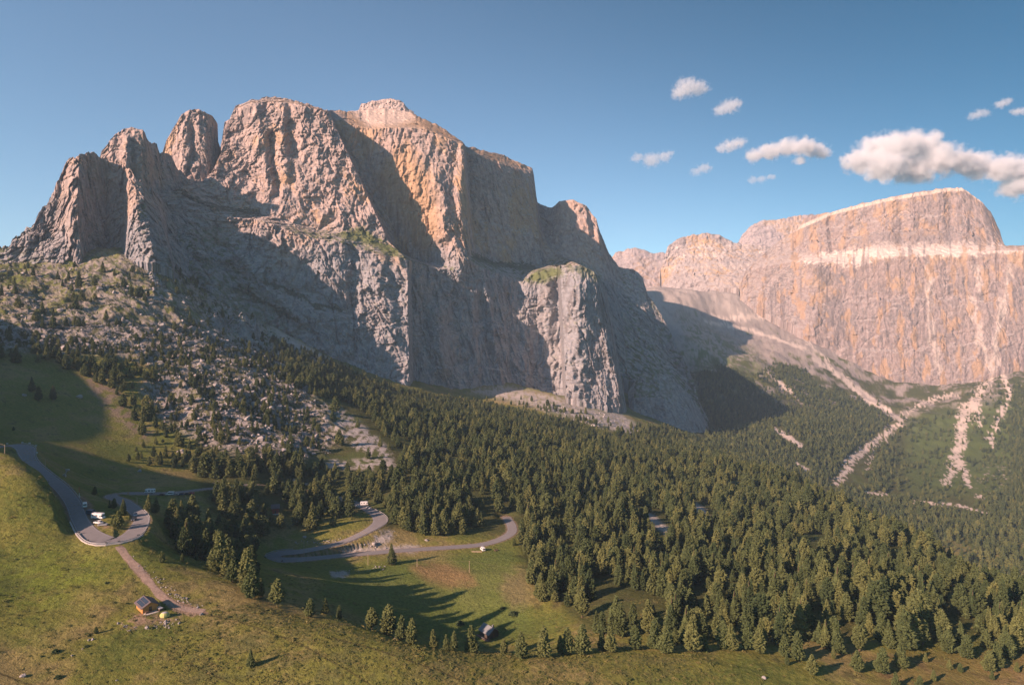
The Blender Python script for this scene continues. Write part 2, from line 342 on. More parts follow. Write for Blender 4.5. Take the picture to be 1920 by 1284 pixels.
# ------------------------------------------------------------------ ground colours (what the surface is made of)
GPX_, GPY_ = proj(GX, GYY, GZ)
n1 = fbm(GX / 60, GYY / 60, 0 * GX, 5, 41); n2 = fbm(GX / 9, GYY / 9, 0 * GX, 4, 42); n3 = fbm(GX / 2.5, GYY / 2.5, 0 * GX, 3, 43)
WX = GPX_ + 10 * n2 + 5 * n3 + 8 * n1 * sstep(900, 1500, GYY); WY = GPY_ + 6 * n2 + 3 * n3
C = np.zeros(GX.shape + (3,)) + np.array([0.185, 0.188, 0.046])
C = mixc(C, (0.255, 0.210, 0.085), sstep(-0.1, 0.6, n1 + 0.5 * n2))
C = mixc(C, (0.105, 0.140, 0.032), sstep(0.0, 0.6, -n1 + 0.5 * n3) * 0.7)
C = mixc(C, (0.060, 0.070, 0.026), sstep(0.35, 0.75, n2 + 0.4 * n3) * 0.55)
fall = fbm(GX / 5, GYY / 45, 0 * GX, 4, 47, 0.6)
def pmask(pts, f=12): return sstep(f, -f, poly_sd(WX, WY, pts))
def lmask(pts, w): return sstep(1.15, 0.8, line_d(WX, WY, pts, w))
SC = np.array([0.42, 0.385, 0.355]); PALE = np.array([0.56, 0.49, 0.43])
# heath zone of the front meadow
heath = pmask([(400,1120),(1000,1225),(1330,1215),(1330,1284),(560,1300),(300,1300),(330,1180)], 40)
C = mixc(C, (0.135, 0.140, 0.048), heath * sstep(-0.1, 0.5, n2 + n3 * 0.6) * 0.8)
C = mixc(C, (0.23, 0.14, 0.075), pmask([(1640,1230),(1940,1200),(1940,1300),(1640,1300)], 30) * 0.38)
C = mixc(C, (0.19, 0.24, 0.035), pmask([(0,1060),(180,1010),(215,1060),(120,1180),(60,1240),(0,1200)], 40) * sstep(-0.3, 0.4, n2) * 0.6)
# forest floor
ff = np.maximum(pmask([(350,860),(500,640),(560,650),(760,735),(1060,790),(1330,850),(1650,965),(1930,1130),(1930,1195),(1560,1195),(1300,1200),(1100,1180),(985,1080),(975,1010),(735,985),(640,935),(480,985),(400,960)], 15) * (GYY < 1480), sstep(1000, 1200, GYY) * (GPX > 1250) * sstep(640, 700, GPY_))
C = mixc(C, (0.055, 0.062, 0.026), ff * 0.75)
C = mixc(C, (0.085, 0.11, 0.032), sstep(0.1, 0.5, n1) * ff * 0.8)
# pasture by the road
C = mixc(C, (0.125, 0.168, 0.042), pmask([(590,1120),(620,1070),(900,1035),(960,1020),(980,1090),(1000,1180),(900,1200),(700,1170)], 20) * 0.8)
C = mixc(C, (0.27, 0.18, 0.085), pmask([(765,1062),(830,1052),(880,1072),(893,1092),(850,1102),(800,1088)], 12) * 0.85)
C = mixc(C, (0.22, 0.185, 0.09), pmask([(950,1080),(985,1075),(990,1130),(960,1140),(940,1110)], 14) * 0.8)
# slope rocks and grass under the towers
up = pmask([(-60,480),(330,470),(480,600),(560,650),(520,690),(330,640),(-60,640)], 20)
C = mixc(C, (0.33, 0.29, 0.25), up * sstep(-0.45, 0.15, n1 * 0.6 + n2 * 0.9))
C = mixc(C, (0.055, 0.062, 0.027), up * sstep(0.2, 0.45, n2 - 0.5 * n1) * 0.8)
C = mixc(C, (0.10, 0.122, 0.036), up * sstep(0.15, 0.5, -n2 + 0.6 * n1) * 0.9)
bf = pmask([(-60,608),(120,600),(330,610),(480,640),(560,690),(600,760),(640,830),(570,860),(470,860),(390,835),(300,790),(265,730),(310,690),(200,665),(60,660),(-60,655)], 14)
bl = sstep(-0.25, 0.25, n2 * 0.8 + n3 * 0.5 + 0.1)
C = mixc(C, (0.30, 0.275, 0.26), bf * bl)
C = mixc(C, (0.060, 0.064, 0.028), bf * (1 - bl) * 0.8)
C = mixc(C, (0.26, 0.20, 0.15), pmask([(150,700),(205,705),(245,770),(290,810),(270,830),(200,770)], 14) * sstep(-0.35, 0.15, n2 + 0.6 * fall) * 0.9)
# scree
C = mixc(C, SC, pmask([(596,752),(640,765),(700,812),(738,850),(735,864),(690,858),(625,810)], 6) * sstep(-0.35, 0.25, fall + 0.4 * n2))
C = mixc(C, SC, pmask([(610,866),(740,862),(745,880),(620,880)], 6) * sstep(-0.4, 0.2, n2))
C = mixc(C, PALE, pmask([(508,612),(530,622),(618,672),(600,680),(530,640)], 6))
C = mixc(C, SC, pmask([(400,560),(480,600),(640,690),(600,668),(540,660),(440,640),(380,600)], 10) * sstep(-0.5, 0.2, n2) * 0.8)
C = mixc(C, SC, pmask([(880,735),(940,722),(985,730),(1040,742),(1100,762),(1165,775),(1215,812),(1265,832),(1190,820),(1100,790),(1020,768),(960,752)], 8) * (0.35 + 0.65 * sstep(-0.5, 0.0, fall + 0.5 * n2)))
C = mixc(C, SC, pmask([(1195,960),(1215,955),(1265,1000),(1255,1008)], 5) * 0.9)
C = mixc(C, PALE, pmask([(1300,940),(1325,955),(1330,975),(1305,970)], 5) * 0.9)
C = mixc(C, SC, pmask([(640,1028),(790,1022),(780,1035),(640,1038)], 4) * 0.9)
C = mixc(C, SC, pmask([(715,1000),(735,995),(738,1012),(705,1022),(690,1025)], 4) * 0.9)
C = mixc(C, SC, pmask([(620,1072),(650,1070),(655,1080),(625,1083)], 3) * 0.9)
# high valley: screes, alpine grass
hv = (GPX > 1190) * sstep(1900, 2300, GYY)
C = mixc(C, (0.36, 0.31, 0.275), hv * sstep(-0.1, 0.35, n1 * 0.8 + n2 * 0.3 + sstep(730, 610, GPY_) * 0.9 - 0.05))
C = mixc(C, (0.46, 0.40, 0.35), hv * sstep(610, 560, WY) * (0.55 + 0.45 * sstep(-0.3, 0.3, fall + 0.4 * n1)))
C = mixc(C, (0.22, 0.19, 0.17), hv * sstep(0.15, 0.6, fall * 0.8 + 0.6 * n1) * 0.55)
C = mixc(C, (0.12, 0.15, 0.045), hv * pmask([(1280,590),(1340,620),(1420,660),(1440,700),(1400,730),(1340,760),(1300,700)], 18) * sstep(-0.2, 0.3, n2 + n1) * 0.9)
C = mixc(C, (0.10, 0.135, 0.038), pmask([(1700,790),(1760,770),(1930,740),(1930,920),(1850,930),(1700,920)], 20) * 0.85)
far = (GYY > 1250) & (GPX > 1200)
for pl, w in (([(1330,604),(1400,617),(1450,632),(1510,655),(1550,690),(1600,728),(1650,764),(1692,790)], [3,3,4,5,6,5,5,6]), ([(1692,790),(1650,822),(1612,850),(1590,868),(1580,890),(1566,906)], [5,6,9,10,7,6]),
              ([(1500,625),(1560,690),(1640,750),(1690,788)], [3,4,4,3]), ([(1790,740),(1725,758),(1700,775),(1690,790)], [5,4,3,3]), ([(1680,810),(1640,840),(1628,880)], [2,2,2]),
              ([(1868,698),(1835,742),(1810,772),(1802,815),(1795,850),(1780,890),(1770,906)], [5,10,16,15,12,9,6]), ([(1795,855),(1808,885),(1818,912)], [9,8,6]), ([(1832,760),(1838,800)], [12,3]),
              ([(1880,695),(1892,740),(1872,790),(1855,815),(1862,838)], [5,7,6,7,5]), ([(1450,705),(1500,750)], [5,4]), ([(1460,808),(1500,835)], [7,8]), ([(1495,868),(1515,882)], [4,6]),
              ([(1625,922),(1660,928)], [4,4]), ([(1712,940),(1760,944),(1800,948),(1850,962)], [4,4,3,2]), ([(1835,932),(1872,928)], [5,6]), ([(1902,992),(1886,1012),(1892,1026),(1908,1038)], [2.5]*4),
              ([(1340,588),(1352,600),(1440,590)], [2,3,10]), ([(1400,575),(1380,600)], [2,3])):
    C = mixc(C, (0.62, 0.52, 0.44), far * lmask(pl, np.array(w) * 0.72) * sstep(-0.8, -0.3, n2 + 0.2 * n1))
C = mixc(C, (0.45, 0.37, 0.31), far * pmask([(1850,880),(1930,880),(1930,915),(1840,910)], 20) * sstep(0.25, 0.5, n2))
# bare earth by the hut and along the trail
TRAIL = [(223,1024),(236,1042),(256,1064),(276,1087),(291,1104),(311,1124),(331,1136),(356,1143),(382,1146)]
C = mixc(C, (0.30, 0.215, 0.155), lmask(TRAIL, [5,7,9,9,8,9,11,10,4]) * 0.9)
C = mixc(C, (0.33, 0.23, 0.165), pmask([(219,1164),(245,1150),(300,1152),(340,1150),(340,1165),(290,1172),(245,1182)], 6) * sstep(-0.4, 0.2, n3 + n2 * 0.3) * 0.8)
C = mixc(C, (0.30, 0.20, 0.14), pmask([(148,928),(165,935),(190,975),(208,988),(190,988),(168,975)], 4) * 0.9)
C = mixc(C, (0.30, 0.22, 0.16), sstep(5.5, 4.2, ROADD + n3 * 0.8) * 0.8)
# the trodden lines through the heath
for pl in ([(380,1150),(450,1165),(560,1205),(660,1260),(720,1300)], [(600,1190),(700,1215),(820,1255),(900,1290)], [(0,1262),(60,1284)], [(350,1240),(440,1284)]):
    C = mixc(C, (0.055, 0.048, 0.022), sstep(1.3, 0.6, line_d(GPX_ + 3 * n2, GPY_ + 2 * n2, pl, 1.7)) * 0.75)
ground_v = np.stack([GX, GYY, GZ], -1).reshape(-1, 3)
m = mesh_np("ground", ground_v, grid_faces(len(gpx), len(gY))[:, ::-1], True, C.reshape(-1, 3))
ground = tag(obj("ground", m, M_ground), "sunlit alpine meadow, forest floor and scree slopes", "ground", kind="structure")

# ------------------------------------------------------------------ rock sheets from cages of (px, py, depth)
def rock(name, label, stations, res=1.4, amp=1.0, scale=1.0, ribs=(), ledges=(), sky_n=2.5, paint=None, back=220.0, fade=0.0, streak=0.65, ochre=0.35, green=True, seed=0, rough=1.0, lift=0.0, base=(0.37, 0.29, 0.255), base_lo=(0.262, 0.266, 0.278), hi_z=(120, 260)):  # base_lo default: greyer lower rock, with the blue of shade mixed into it
    S = np.array(stations, float)                # (nst, nl, 3)
    nst, nl, _ = S.shape
    seg = np.maximum(np.abs(np.diff(S[:, :, 0], axis=0)).mean(1), np.abs(np.diff(S[:, 0, 1])) * 0.7)
    seg = np.maximum(seg, 3.0); cu_ = np.concatenate([[0], np.cumsum(seg)]); nu = int(cu_[-1] / res) + 2
    u = np.linspace(0, cu_[-1], nu)
    vs = np.maximum(np.abs(np.diff(S[:, :, 1], axis=1)).max(0), 8.0); cv_ = np.concatenate([[0], np.cumsum(vs)]); nv = int(cv_[-1] / res) + 2
    v = np.linspace(0, cv_[-1], nv)
    iu = np.clip(np.searchsorted(cu_, u, 'right') - 1, 0, nst - 2); tu = (u - cu_[iu]) / (cu_[iu + 1] - cu_[iu])
    tu = tu * 0.5 + 0.5 * tu * tu * (3 - 2 * tu)
    R = S[iu] * (1 - tu)[:, None, None] + S[iu + 1] * tu[:, None, None]
    iv = np.clip(np.searchsorted(cv_, v, 'right') - 1, 0, nl - 2); tv = ((v - cv_[iv]) / (cv_[iv + 1] - cv_[iv]))[None, :, None]
    G = R[:, iv] * (1 - tv) + R[:, iv + 1] * tv   # (nu, nv, 3)
    px, py, Y = G[..., 0], G[..., 1], G[..., 2]
    x0, y0, z0 = P(px, py, Y)
    s = scale
    # ragged skyline
    top = np.exp(-(v / 22.0))[None, :]
    nn = fbm(px / 14.0, 0 * px, 0 * px + seed, 4, 3 + seed, 0.6)
    py = py + sky_n * nn * top
    # cliffs: fluted, blocky relief pushed in and out of the face
    wx = 10 * s * fbm(x0 / (60 * s), y0 / (60 * s), z0 / (60 * s), 4, 50 + seed)
    q = x0 * 0.8 - y0 * 0.25
    a = fbm((x0 + wx) / (120 * s), y0 / (120 * s), z0 / (600 * s), 3, 60 + seed, 0.5, True)
    col_ = fbm((x0 + wx * 0.5) / (30 * s), y0 / (30 * s), z0 / (280 * s), 5, 66 + seed, 0.55, True)
    b = fbm((x0 + wx) / (46 * s), (y0 + wx) / (46 * s), z0 / (70 * s), 6, 70 + seed, 0.58, True)
    c = fbm(x0 / (11 * s), y0 / (11 * s), z0 / (16 * s), 4, 80 + seed, 0.62)
    rm = sstep(-0.35, 0.45, fbm(x0 / (150 * s), y0 / (150 * s), z0 / (150 * s), 2, 95 + seed) + rough - 1)
    def stair(t, k): return (np.floor(t * k) + sstep(0.62, 1.0, t * k - np.floor(t * k))) / k
    k0 = noise(x0 / (140 * s), y0 / (140 * s), z0 / (90 * s), 305 + seed)
    wz = 6 * s * fbm(x0 / (30 * s), y0 / (30 * s), z0 / (30 * s), 2, 51 + seed)
    f1 = facet((x0 + wx + wz) / (34 * s), (y0 + wz) / (60 * s), (z0 + wx) / (120 * s), 200 + seed)
    f2 = facet((x0 + wz) / (15 * s), y0 / (26 * s), (z0 + wz) / (44 * s), 210 + seed)
    f3 = facet((x0 + wz) / (8 * s), (y0 + wx) / (12 * s), (z0 - wz) / (12 * s), 220 + seed)
    f4 = facet((x0 + wz) / (22 * s), (y0 + wx) / (30 * s), (z0 + wx) / (30 * s), 230 + seed)
    st = stair((z0 + wx * 1.2) / (34 * s) + 0.6 * b, 1.0) - ((z0 + wx * 1.2) / (34 * s) + 0.6 * b)
    d = amp * s * (8 * a + (6.0 - 2.0 * rm) * col_ + (4.2 - 0.8 * rm) * f1 + (2.0 + 1.0 * rm) * f2 + (0.6 + 1.5 * rm) * f3 + (0.3 + 2.8 * rm) * f4 + (0.4 + 1.2 * rm) * b + 0.8 * c - (1.0 + 3.0 * rm) * st)
    cw = 0.35 * b
    g1 = np.exp(-(noise((x0 + wx) / (58 * s), y0 / (58 * s), z0 / (520 * s), 301 + seed) / 0.035)**2)
    g2 = np.exp(-(noise((x0 + wx * 0.6) / (21 * s), y0 / (21 * s), z0 / (240 * s), 302 + seed) / 0.05)**2)
    g3 = np.exp(-(noise(x0 / (260 * s) + 0.1 * cw, y0 / (260 * s), (z0 + 0.5 * wx) / (15 * s), 303 + seed) / 0.06)**2)
    d = d - amp * s * (6.0 * g1 + 3.2 * g2 + 2.4 * g3 * sstep(-0.2, 0.3, k0))
    for pl, w_, am in ribs:
        d = d + am * np.exp(-line_d(px, py, pl, w_)**2)
    for pl, am in ledges:                         # terraces: the wall above the line stands back
        pl = np.array(pl, float); ly = np.interp(px, pl[:, 0], pl[:, 1]) + 7 * np.clip(col_, -1, 1) + 5 * b * 0.5; ex = sstep(pl[0, 0], pl[0, 0] + 30, px) * sstep(pl[-1, 0], pl[-1, 0] - 30, px)
        d = d - am * ex * sstep(1.5, -1.5, py - ly) * np.exp(-np.maximum(ly - py, 0) / 60.0)
    edge = sstep(0, 14, u)[:, None] * sstep(0, 14, cu_[-1] - u)[:, None]
    d = (d - 6) * (0.3 + 0.7 * edge)
    Y2 = Y - d
    x, y, z = P(px, py, Y2)
    # normals for colouring
    def nrm(x, y, z):
        p = np.stack([x, y, z], -1); du = np.gradient(p, axis=0); dv = np.gradient(p, axis=1)
        q = np.cross(du, dv); q /= np.linalg.norm(q, axis=-1, keepdims=True) + 1e-9
        return q * np.where(q[..., 1:2] > 0, -1, 1)
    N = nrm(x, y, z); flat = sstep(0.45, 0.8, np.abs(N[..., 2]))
    Nb = nrm(*P(px, py, Y)); flatb = sstep(0.5, 0.8, np.abs(Nb[..., 2]))
    k1 = fbm(x0 / (160 * s), y0 / (160 * s), z0 / (200 * s), 4, 90 + seed); k2 = fbm(x0 / (22 * s), y0 / (22 * s), z0 / (160 * s), 4, 91 + seed, 0.6); k3 = fbm(x0 / (12 * s), y0 / (12 * s), z0 / (12 * s), 4, 92 + seed, 0.6)
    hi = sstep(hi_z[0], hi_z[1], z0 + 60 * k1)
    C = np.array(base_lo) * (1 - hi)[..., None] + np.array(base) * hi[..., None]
    C = C * (1 + 0.22 * np.clip(k3, -1, 1) + 0.10 * np.clip(fbm(x0 / (5 * s), y0 / (5 * s), z0 / (9 * s), 2, 97 + seed), -1, 1))[..., None]
    k4 = fbm(x0 / (9 * s), y0 / (9 * s), z0 / (150 * s), 4, 98 + seed, 0.6)
    C = mixc(C, np.array([0.44, 0.29, 0.155]), sstep(0.10, 0.55, k1 + 0.45 * k2) * ochre * 2 * (0.12 + 0.88 * hi) * (1 - flat * 0.7))
    C = mixc(C, np.array([0.15, 0.135, 0.13]), sstep(0.06, 0.6, 0.7 * k4 + 0.6 * k2 - 0.35 * k1) * streak * (1 - flat))
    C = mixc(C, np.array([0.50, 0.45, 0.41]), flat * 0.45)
    if green:
        gm = flatb * sstep(-0.2, 0.35, k3 + 0.5 * k1) + flat * sstep(0.25, 0.5, k3) * 0.6
        C = mixc(C, np.array([0.11, 0.135, 0.045]), np.clip(gm, 0, 1) * 0.85 * (sstep(250, 200, z) if lift == 0 else 1))
        C = mixc(C, np.array([0.34, 0.235, 0.14]), np.clip(gm, 0, 1) * 0.7 * sstep(380, 430, z))
    if paint: C = paint(C, px, py, k2, k3, mixc)
    V = np.stack([x, y, z], -1)
    # close it: a falling back behind the skyline and a skirt below the foot
    rows = [V]
    t0 = V[:, :1].copy(); bk = []
    for q_, (dy, dzz) in enumerate(((0.35, -12), (0.8, -60), (1.0, -220))):
        r = t0.copy(); r[..., 1] += back * dy; r[..., 0] *= (r[..., 1] / t0[..., 1]); r[..., 2] += dzz - 0.02 * back; bk.append(r)
    sk = V[:, -1:].copy(); sk[..., 1] += 15; sk[..., 2] -= 90
    V = np.concatenate(bk[::-1] + [V, sk], 1); C = np.concatenate([C[:, :1]] * 3 + [C, C[:, -1:]], 1)
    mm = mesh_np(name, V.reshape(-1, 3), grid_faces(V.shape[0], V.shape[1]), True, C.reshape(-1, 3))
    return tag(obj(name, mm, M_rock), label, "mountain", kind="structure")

main = [
 [(270,372,1300),(272,380,1290),(285,420,1240),(290,440,1220),(325,560,1120)],
 [(340,352,1360),(341,358,1350),(350,385,1320),(352,398,1290),(400,580,1140)],
 [(380,340,1440),(382,344,1435),(395,372,1400),(398,385,1360),(450,600,1170)],
 [(400,318,1480),(402,322,1475),(420,385,1410),(420,400,1350),(480,615,1185)],
 [(420,272,1540),(421,276,1535),(450,392,1420),(450,405,1350),(510,630,1200)],
 [(432,220,1590),(433,226,1580),(480,398,1430),(480,412,1350),(540,640,1210)],
 [(442,198,1610),(443,204,1600),(510,405,1430),(510,420,1350),(565,650,1220)],
 [(475,187,1640),(475,195,1590),(550,418,1430),(550,436,1350),(600,662,1230)],
 [(515,181,1690),(515,191,1600),(600,432,1440),(595,448,1360),(640,680,1240)],
 [(560,190,1670),(560,196,1600),(650,432,1450),(640,455,1370),(690,700,1255)],
 [(600,203,1640),(600,207,1600),(700,440,1470),(690,470,1385),(735,715,1270)],
 [(616,207,1640),(616,211,1605),(728,452,1480),(764,487,1400),(768,722,1280)],
 [(622,207,1950),(621,219,1760),(738,462,1650),(772,490,1480),(775,724,1360)],
 [(650,209,2000),(660,233,1765),(760,480,1680),(800,498,1520),(810,735,1400)],
 [(672,208,2060),(700,243,1750),(790,488,1650),(830,505,1560),(850,742,1440)],
 [(682,206,2080),(725,240,1735),(815,485,1610),(850,507,1580),(880,744,1465)],
 [(735,204,2100),(760,240,1735),(845,480,1590),(870,502,1595),(905,745,1485)],
 [(768,210,2050),(800,243,1740),(862,478,1590),(885,500,1610),(925,744,1505)],
 [(830,240,1950),(845,262,1745),(872,480,1610),(895,500,1620),(935,743,1515)],
 [(868,267,1850),(869,271,1760),(880,480,1640),(905,502,1620),(945,743,1510)],
 [(874,274,1990),(874,285,1900),(892,480,1780),(915,506,1640),(955,742,1530)],
 [(905,282,2060),(900,292,1915),(920,490,1810),(935,512,1670),(965,740,1550)],
 [(945,291,2140),(935,305,1980),(950,492,1860),(955,520,1695),(980,740,1570)],
 [(968,303,2160),(965,315,2030),(975,495,1900),(980,530,1710),(1002,742,1590)],
 [(998,315,2170),(990,340,2060),(1000,497,1930),(1000,512,1710),(1022,738,1600)],
 [(1001,330,2190),(1002,360,2090),(1015,497,1950),(1044,500,1690),(1056,737,1590)],
 [(1006,370,2220),(1010,400,2120),(1025,498,1970),(1050,497,1490),(1062,745,1400)],
 [(1014,410,2250),(1018,440,2150),(1050,497,1930),(1090,498,1470),(1110,760,1390)],
 [(1022,460,2270),(1030,470,2180),(1095,500,1800),(1115,510,1480),(1140,765,1400)],
 [(1040,492,2270),(1060,494,2180),(1125,520,1750),(1130,535,1520),(1165,765,1425)],
 [(1120,520,2050),(1130,530,1950),(1138,550,1720),(1140,560,1620),(1175,768,1500)]]
def paint_main(C, px, py, k2, k3, mixc):
    top = sstep(8, -8, poly_sd(px + 6 * k2, py + 4 * k3, [(625,205),(672,206),(690,185),(735,180),(775,205),(880,268),(1000,310),(985,318),(900,292),(868,268),(800,244),(760,238),(700,242),(660,232)]))
    C = mixc(C, (0.33, 0.225, 0.135), top * 0.9)
    C = mixc(C, (0.52, 0.42, 0.35), sstep(8, -8, poly_sd(px + 8 * k2, py + 5 * k3, [(655,208),(675,190),(735,182),(770,204),(780,225),(740,236),(690,238)])) * 0.9)
    C = mixc(C, (0.44, 0.285, 0.15), sstep(20, -20, poly_sd(px + 12 * k2, py + 10 * k3, [(700,330),(760,260),(810,330),(830,440),(800,480),(740,400)])) * 0.7)
    C = mixc(C, (0.12, 0.145, 0.045), sstep(6, -6, poly_sd(px + 8 * k2, py + 6 * k3, [(985,528),(1010,505),(1050,500),(1058,515),(1020,530)])) * 0.9)
    C = mixc(C, (0.12, 0.145, 0.045), sstep(6, -6, poly_sd(px + 10 * k2, py + 6 * k3, [(645,432),(680,425),(722,455),(760,480),(740,476),(690,458),(640,444)])) * 0.9)
    C = mixc(C, (0.12, 0.145, 0.045), sstep(6, -6, poly_sd(px + 14 * k2, py + 8 * k3, [(1060,498),(1110,500),(1128,528),(1110,528),(1080,510)])) * 0.6)
    for g in ([(330,352),(380,382),(420,392),(480,398)], [(890,480),(930,495),(1000,500)], [(500,530),(540,545),(600,575),(640,580)], [(440,540),(480,560),(560,600)]):
        C = mixc(C, (0.07, 0.075, 0.032), sstep(1.2, 0.4, line_d(px + 8 * k2, py + 8 * k3, g, 6)) * 0.8)
    return C
rock("mountain", "huge dolomite massif with flat summit and sheer sunlit walls in the middle", main, res=1.0, seed=1, paint=paint_main, ledges=[([(300,400),(340,372),(390,388),(440,398),(500,406)], 16), ([(330,470),(420,500),(500,528),(560,560),(640,582),(700,606),(768,590)], 15), ([(560,545),(640,572),(700,560),(768,556)], 9),
    ([(400,545),(480,572),(560,606),(640,640),(720,680)], 14), ([(780,620),(850,596),(950,600)], 10), ([(800,690),(870,672),(960,690)], 12), ([(1060,600),(1100,588),(1160,620)], 8), ([(440,330),(520,345),(600,330)], 7), ([(560,385),(640,375),(700,400)], 12), ([(740,380),(800,395),(860,370)], 7), ([(880,400),(940,415),(1000,430)], 8)], ribs=[
    ([(478,205),(490,300),(500,350)], 14, 16), ([(545,240),(548,285)], 14, -26), ([(530,200),(536,330)], 9, 14), ([(505,250),(520,360)], 7, -14),
    ([(820,590),(828,690)], 16, 34), ([(866,290),(862,400)], 7, 14), ([(815,330),(835,440)], 12, 16), ([(1045,540),(1050,640)], 12, -26), ([(1090,540),(1075,720)], 26, 24), ([(1140,640),(1165,740)], 12, 22),
    ([(700,500),(730,590)], 16, 16), ([(660,470),(660,600)], 10, -12), ([(860,500),(880,480)], 22, 30), ([(985,540),(985,720)], 12, 16), ([(900,560),(910,720)], 12, -14), ([(450,480),(560,600)], 12, 14), ([(380,440),(470,560)], 14, -14)])
rock("mountain", "pale lit rock spur above the rockfall, under the left part of the massif", [
 [(350,640,985),(350,644,980),(350,655,975)],[(372,612,1005),(370,625,990),(368,650,975)],[(388,598,1015),(386,615,995),(385,650,975)],[(402,588,1020),(400,610,995),(400,652,975)],[(412,592,1030),(410,615,1010),(410,655,985)],[(428,612,1045),(425,630,1030),(425,660,1000)],[(446,645,1050),(445,652,1040),(444,670,1020)]], res=1.0, scale=0.5, amp=0.9, sky_n=5, seed=44, back=50, rough=1.4)
rock("mountain", "second pale rock spur above the rockfall, right of the first one", [
 [(418,606,1060),(418,612,1055),(418,640,1040)],[(436,596,1075),(435,608,1058),(434,645,1035)],[(452,588,1085),(450,604,1058),(448,650,1030)],[(466,592,1095),(464,608,1070),(462,655,1035)],[(480,602,1100),(478,622,1080),(476,660,1045)],[(496,640,1105),(494,650,1090),(492,672,1060)],[(512,668,1110),(511,674,1100),(510,685,1080)]], res=1.0, scale=0.5, amp=0.9, sky_n=6, seed=47, back=50, rough=1.4)
rock("mountain", "craggy lit rib descending from the foot of the left tower", [
 [(255,500,1030),(255,515,1015),(258,560,960)],[(270,488,1045),(268,515,1015),(270,570,945)],[(286,478,1055),(286,510,1015),(290,580,940)],[(298,484,1070),(300,515,1030),(308,585,945)],[(312,505,1085),(318,535,1050),(326,592,960)],[(330,545,1090),(336,565,1065),(345,602,985)]], res=1.0, scale=0.5, amp=0.9, sky_n=6, seed=50, back=50, rough=1.4)
rock("mountain", "small stepped pale summit cap on top of the massif plateau", [
 [(664,212,2150),(664,214,2140),(664,222,2110)],[(673,205,2150),(673,208,2135),(672,222,2105)],[(677,196,2150),(677,205,2130),(676,222,2100)],[(688,194,2150),(688,204,2128),(688,222,2098)],[(700,189,2150),(700,203,2125),(700,222,2095)],[(718,187,2150),(718,202,2122),(718,222,2092)],
 [(733,184,2150),(733,201,2120),(733,222,2090)],[(748,189,2150),(748,202,2122),(748,222,2092)],[(757,193,2150),(757,204,2126),(757,222,2096)],[(765,202,2152),(765,208,2132),(765,222,2100)],[(776,212,2155),(776,215,2140),(776,224,2112)]], res=1.0, scale=0.35, amp=1.3, sky_n=2.5, seed=41, back=60, green=False, base=(0.43,0.34,0.30), base_lo=(0.43,0.34,0.30), ochre=0.1, lift=1)
rock("mountain", "jagged grey rock tower at the left end of the massif with a shaded right wall", [
 [(-200,430,1000),(-200,465,975),(-200,500,950)],[(-50,452,1010),(-50,480,985),(-50,502,965)],[(15,463,1020),(15,485,1000),(15,505,980)],[(30,442,1030),(30,480,1005),(30,508,985)],[(55,428,1040),(55,475,1010),(55,508,990)],
 [(85,385,1060),(80,450,1030),(85,506,1000)],[(108,345,1080),(108,420,1045),(110,503,1010)],[(120,306,1095),(120,400,1050),(122,500,1015)],[(148,291,1100),(145,390,1045),(152,497,1010)],[(165,284,1125),(162,390,1090),(168,495,1055)],
 [(195,297,1175),(200,395,1150),(200,490,1100)],[(228,309,1180),(232,395,1145),(226,488,1085)],[(241,318,1150),(243,400,1085),(236,490,1040)],[(252,330,1142),(258,405,1070),(258,491,1026)],[(266,340,1150),(278,412,1078),(288,495,1024)],[(288,358,1190),(306,428,1118),(326,510,1052)],
 [(310,378,1250),(315,440,1195),(335,535,1110)],[(350,400,1300),(355,460,1240),(370,570,1140)],[(400,430,1340),(400,490,1280),(420,600,1170)]], res=1.0, scale=0.75, sky_n=7, seed=5, ochre=0.12, ribs=[([(135,330),(140,480)], 8, 8)])
rock("mountain", "second rock tower of the massif with a knobbly summit", [
 [(180,320,1230),(180,340,1220),(180,400,1180)],[(190,285,1250),(188,320,1230),(188,400,1190)],[(205,264,1260),(203,310,1235),(203,400,1190)],[(222,247,1270),(222,300,1240),(222,400,1195)],[(245,239,1280),(245,295,1245),(245,400,1200)],
 [(268,243,1285),(266,300,1255),(266,400,1210)],[(276,262,1300),(276,310,1270),(276,400,1225)],[(284,268,1330),(286,315,1310),(286,400,1260)],[(294,270,1350),(297,320,1330),(297,400,1280)],[(299,284,1370),(303,330,1350),(305,400,1300)],
 [(318,288,1400),(322,335,1380),(325,400,1330)],[(335,318,1430),(340,350,1410),(342,400,1350)],[(365,345,1460),(368,370,1440),(370,410,1390)]], res=1.2, scale=0.6, sky_n=5, seed=8, ochre=0.2, back=60, ribs=[([(238,260),(232,340)], 7, 12), ([(252,270),(250,340)], 5, -10)])
rock("mountain", "third rock tower of the massif, tall and rounded beside the main block", [
 [(300,300,1500),(300,330,1490),(300,380,1450)],[(312,265,1510),(310,310,1490),(310,380,1450)],[(325,240,1515),(322,300,1490),(320,380,1450)],[(340,216,1520),(340,290,1485),(340,380,1440)],[(356,206,1525),(358,285,1480),(358,380,1440)],
 [(372,204,1530),(374,285,1485),(374,385,1445)],[(388,212,1540),(390,285,1505),(390,385,1465)],[(400,220,1565),(402,290,1550),(402,385,1505)],[(408,232,1600),(409,290,1590),(410,385,1550)],[(409,265,1620),(412,310,1610),(414,390,1570)],[(420,300,1650),(422,330,1630),(424,390,1590)]],
 res=1.2, scale=0.7, sky_n=3, seed=11, back=70, ribs=[([(360,235),(366,300)], 7, -14), ([(345,240),(342,320)], 7, 10)])
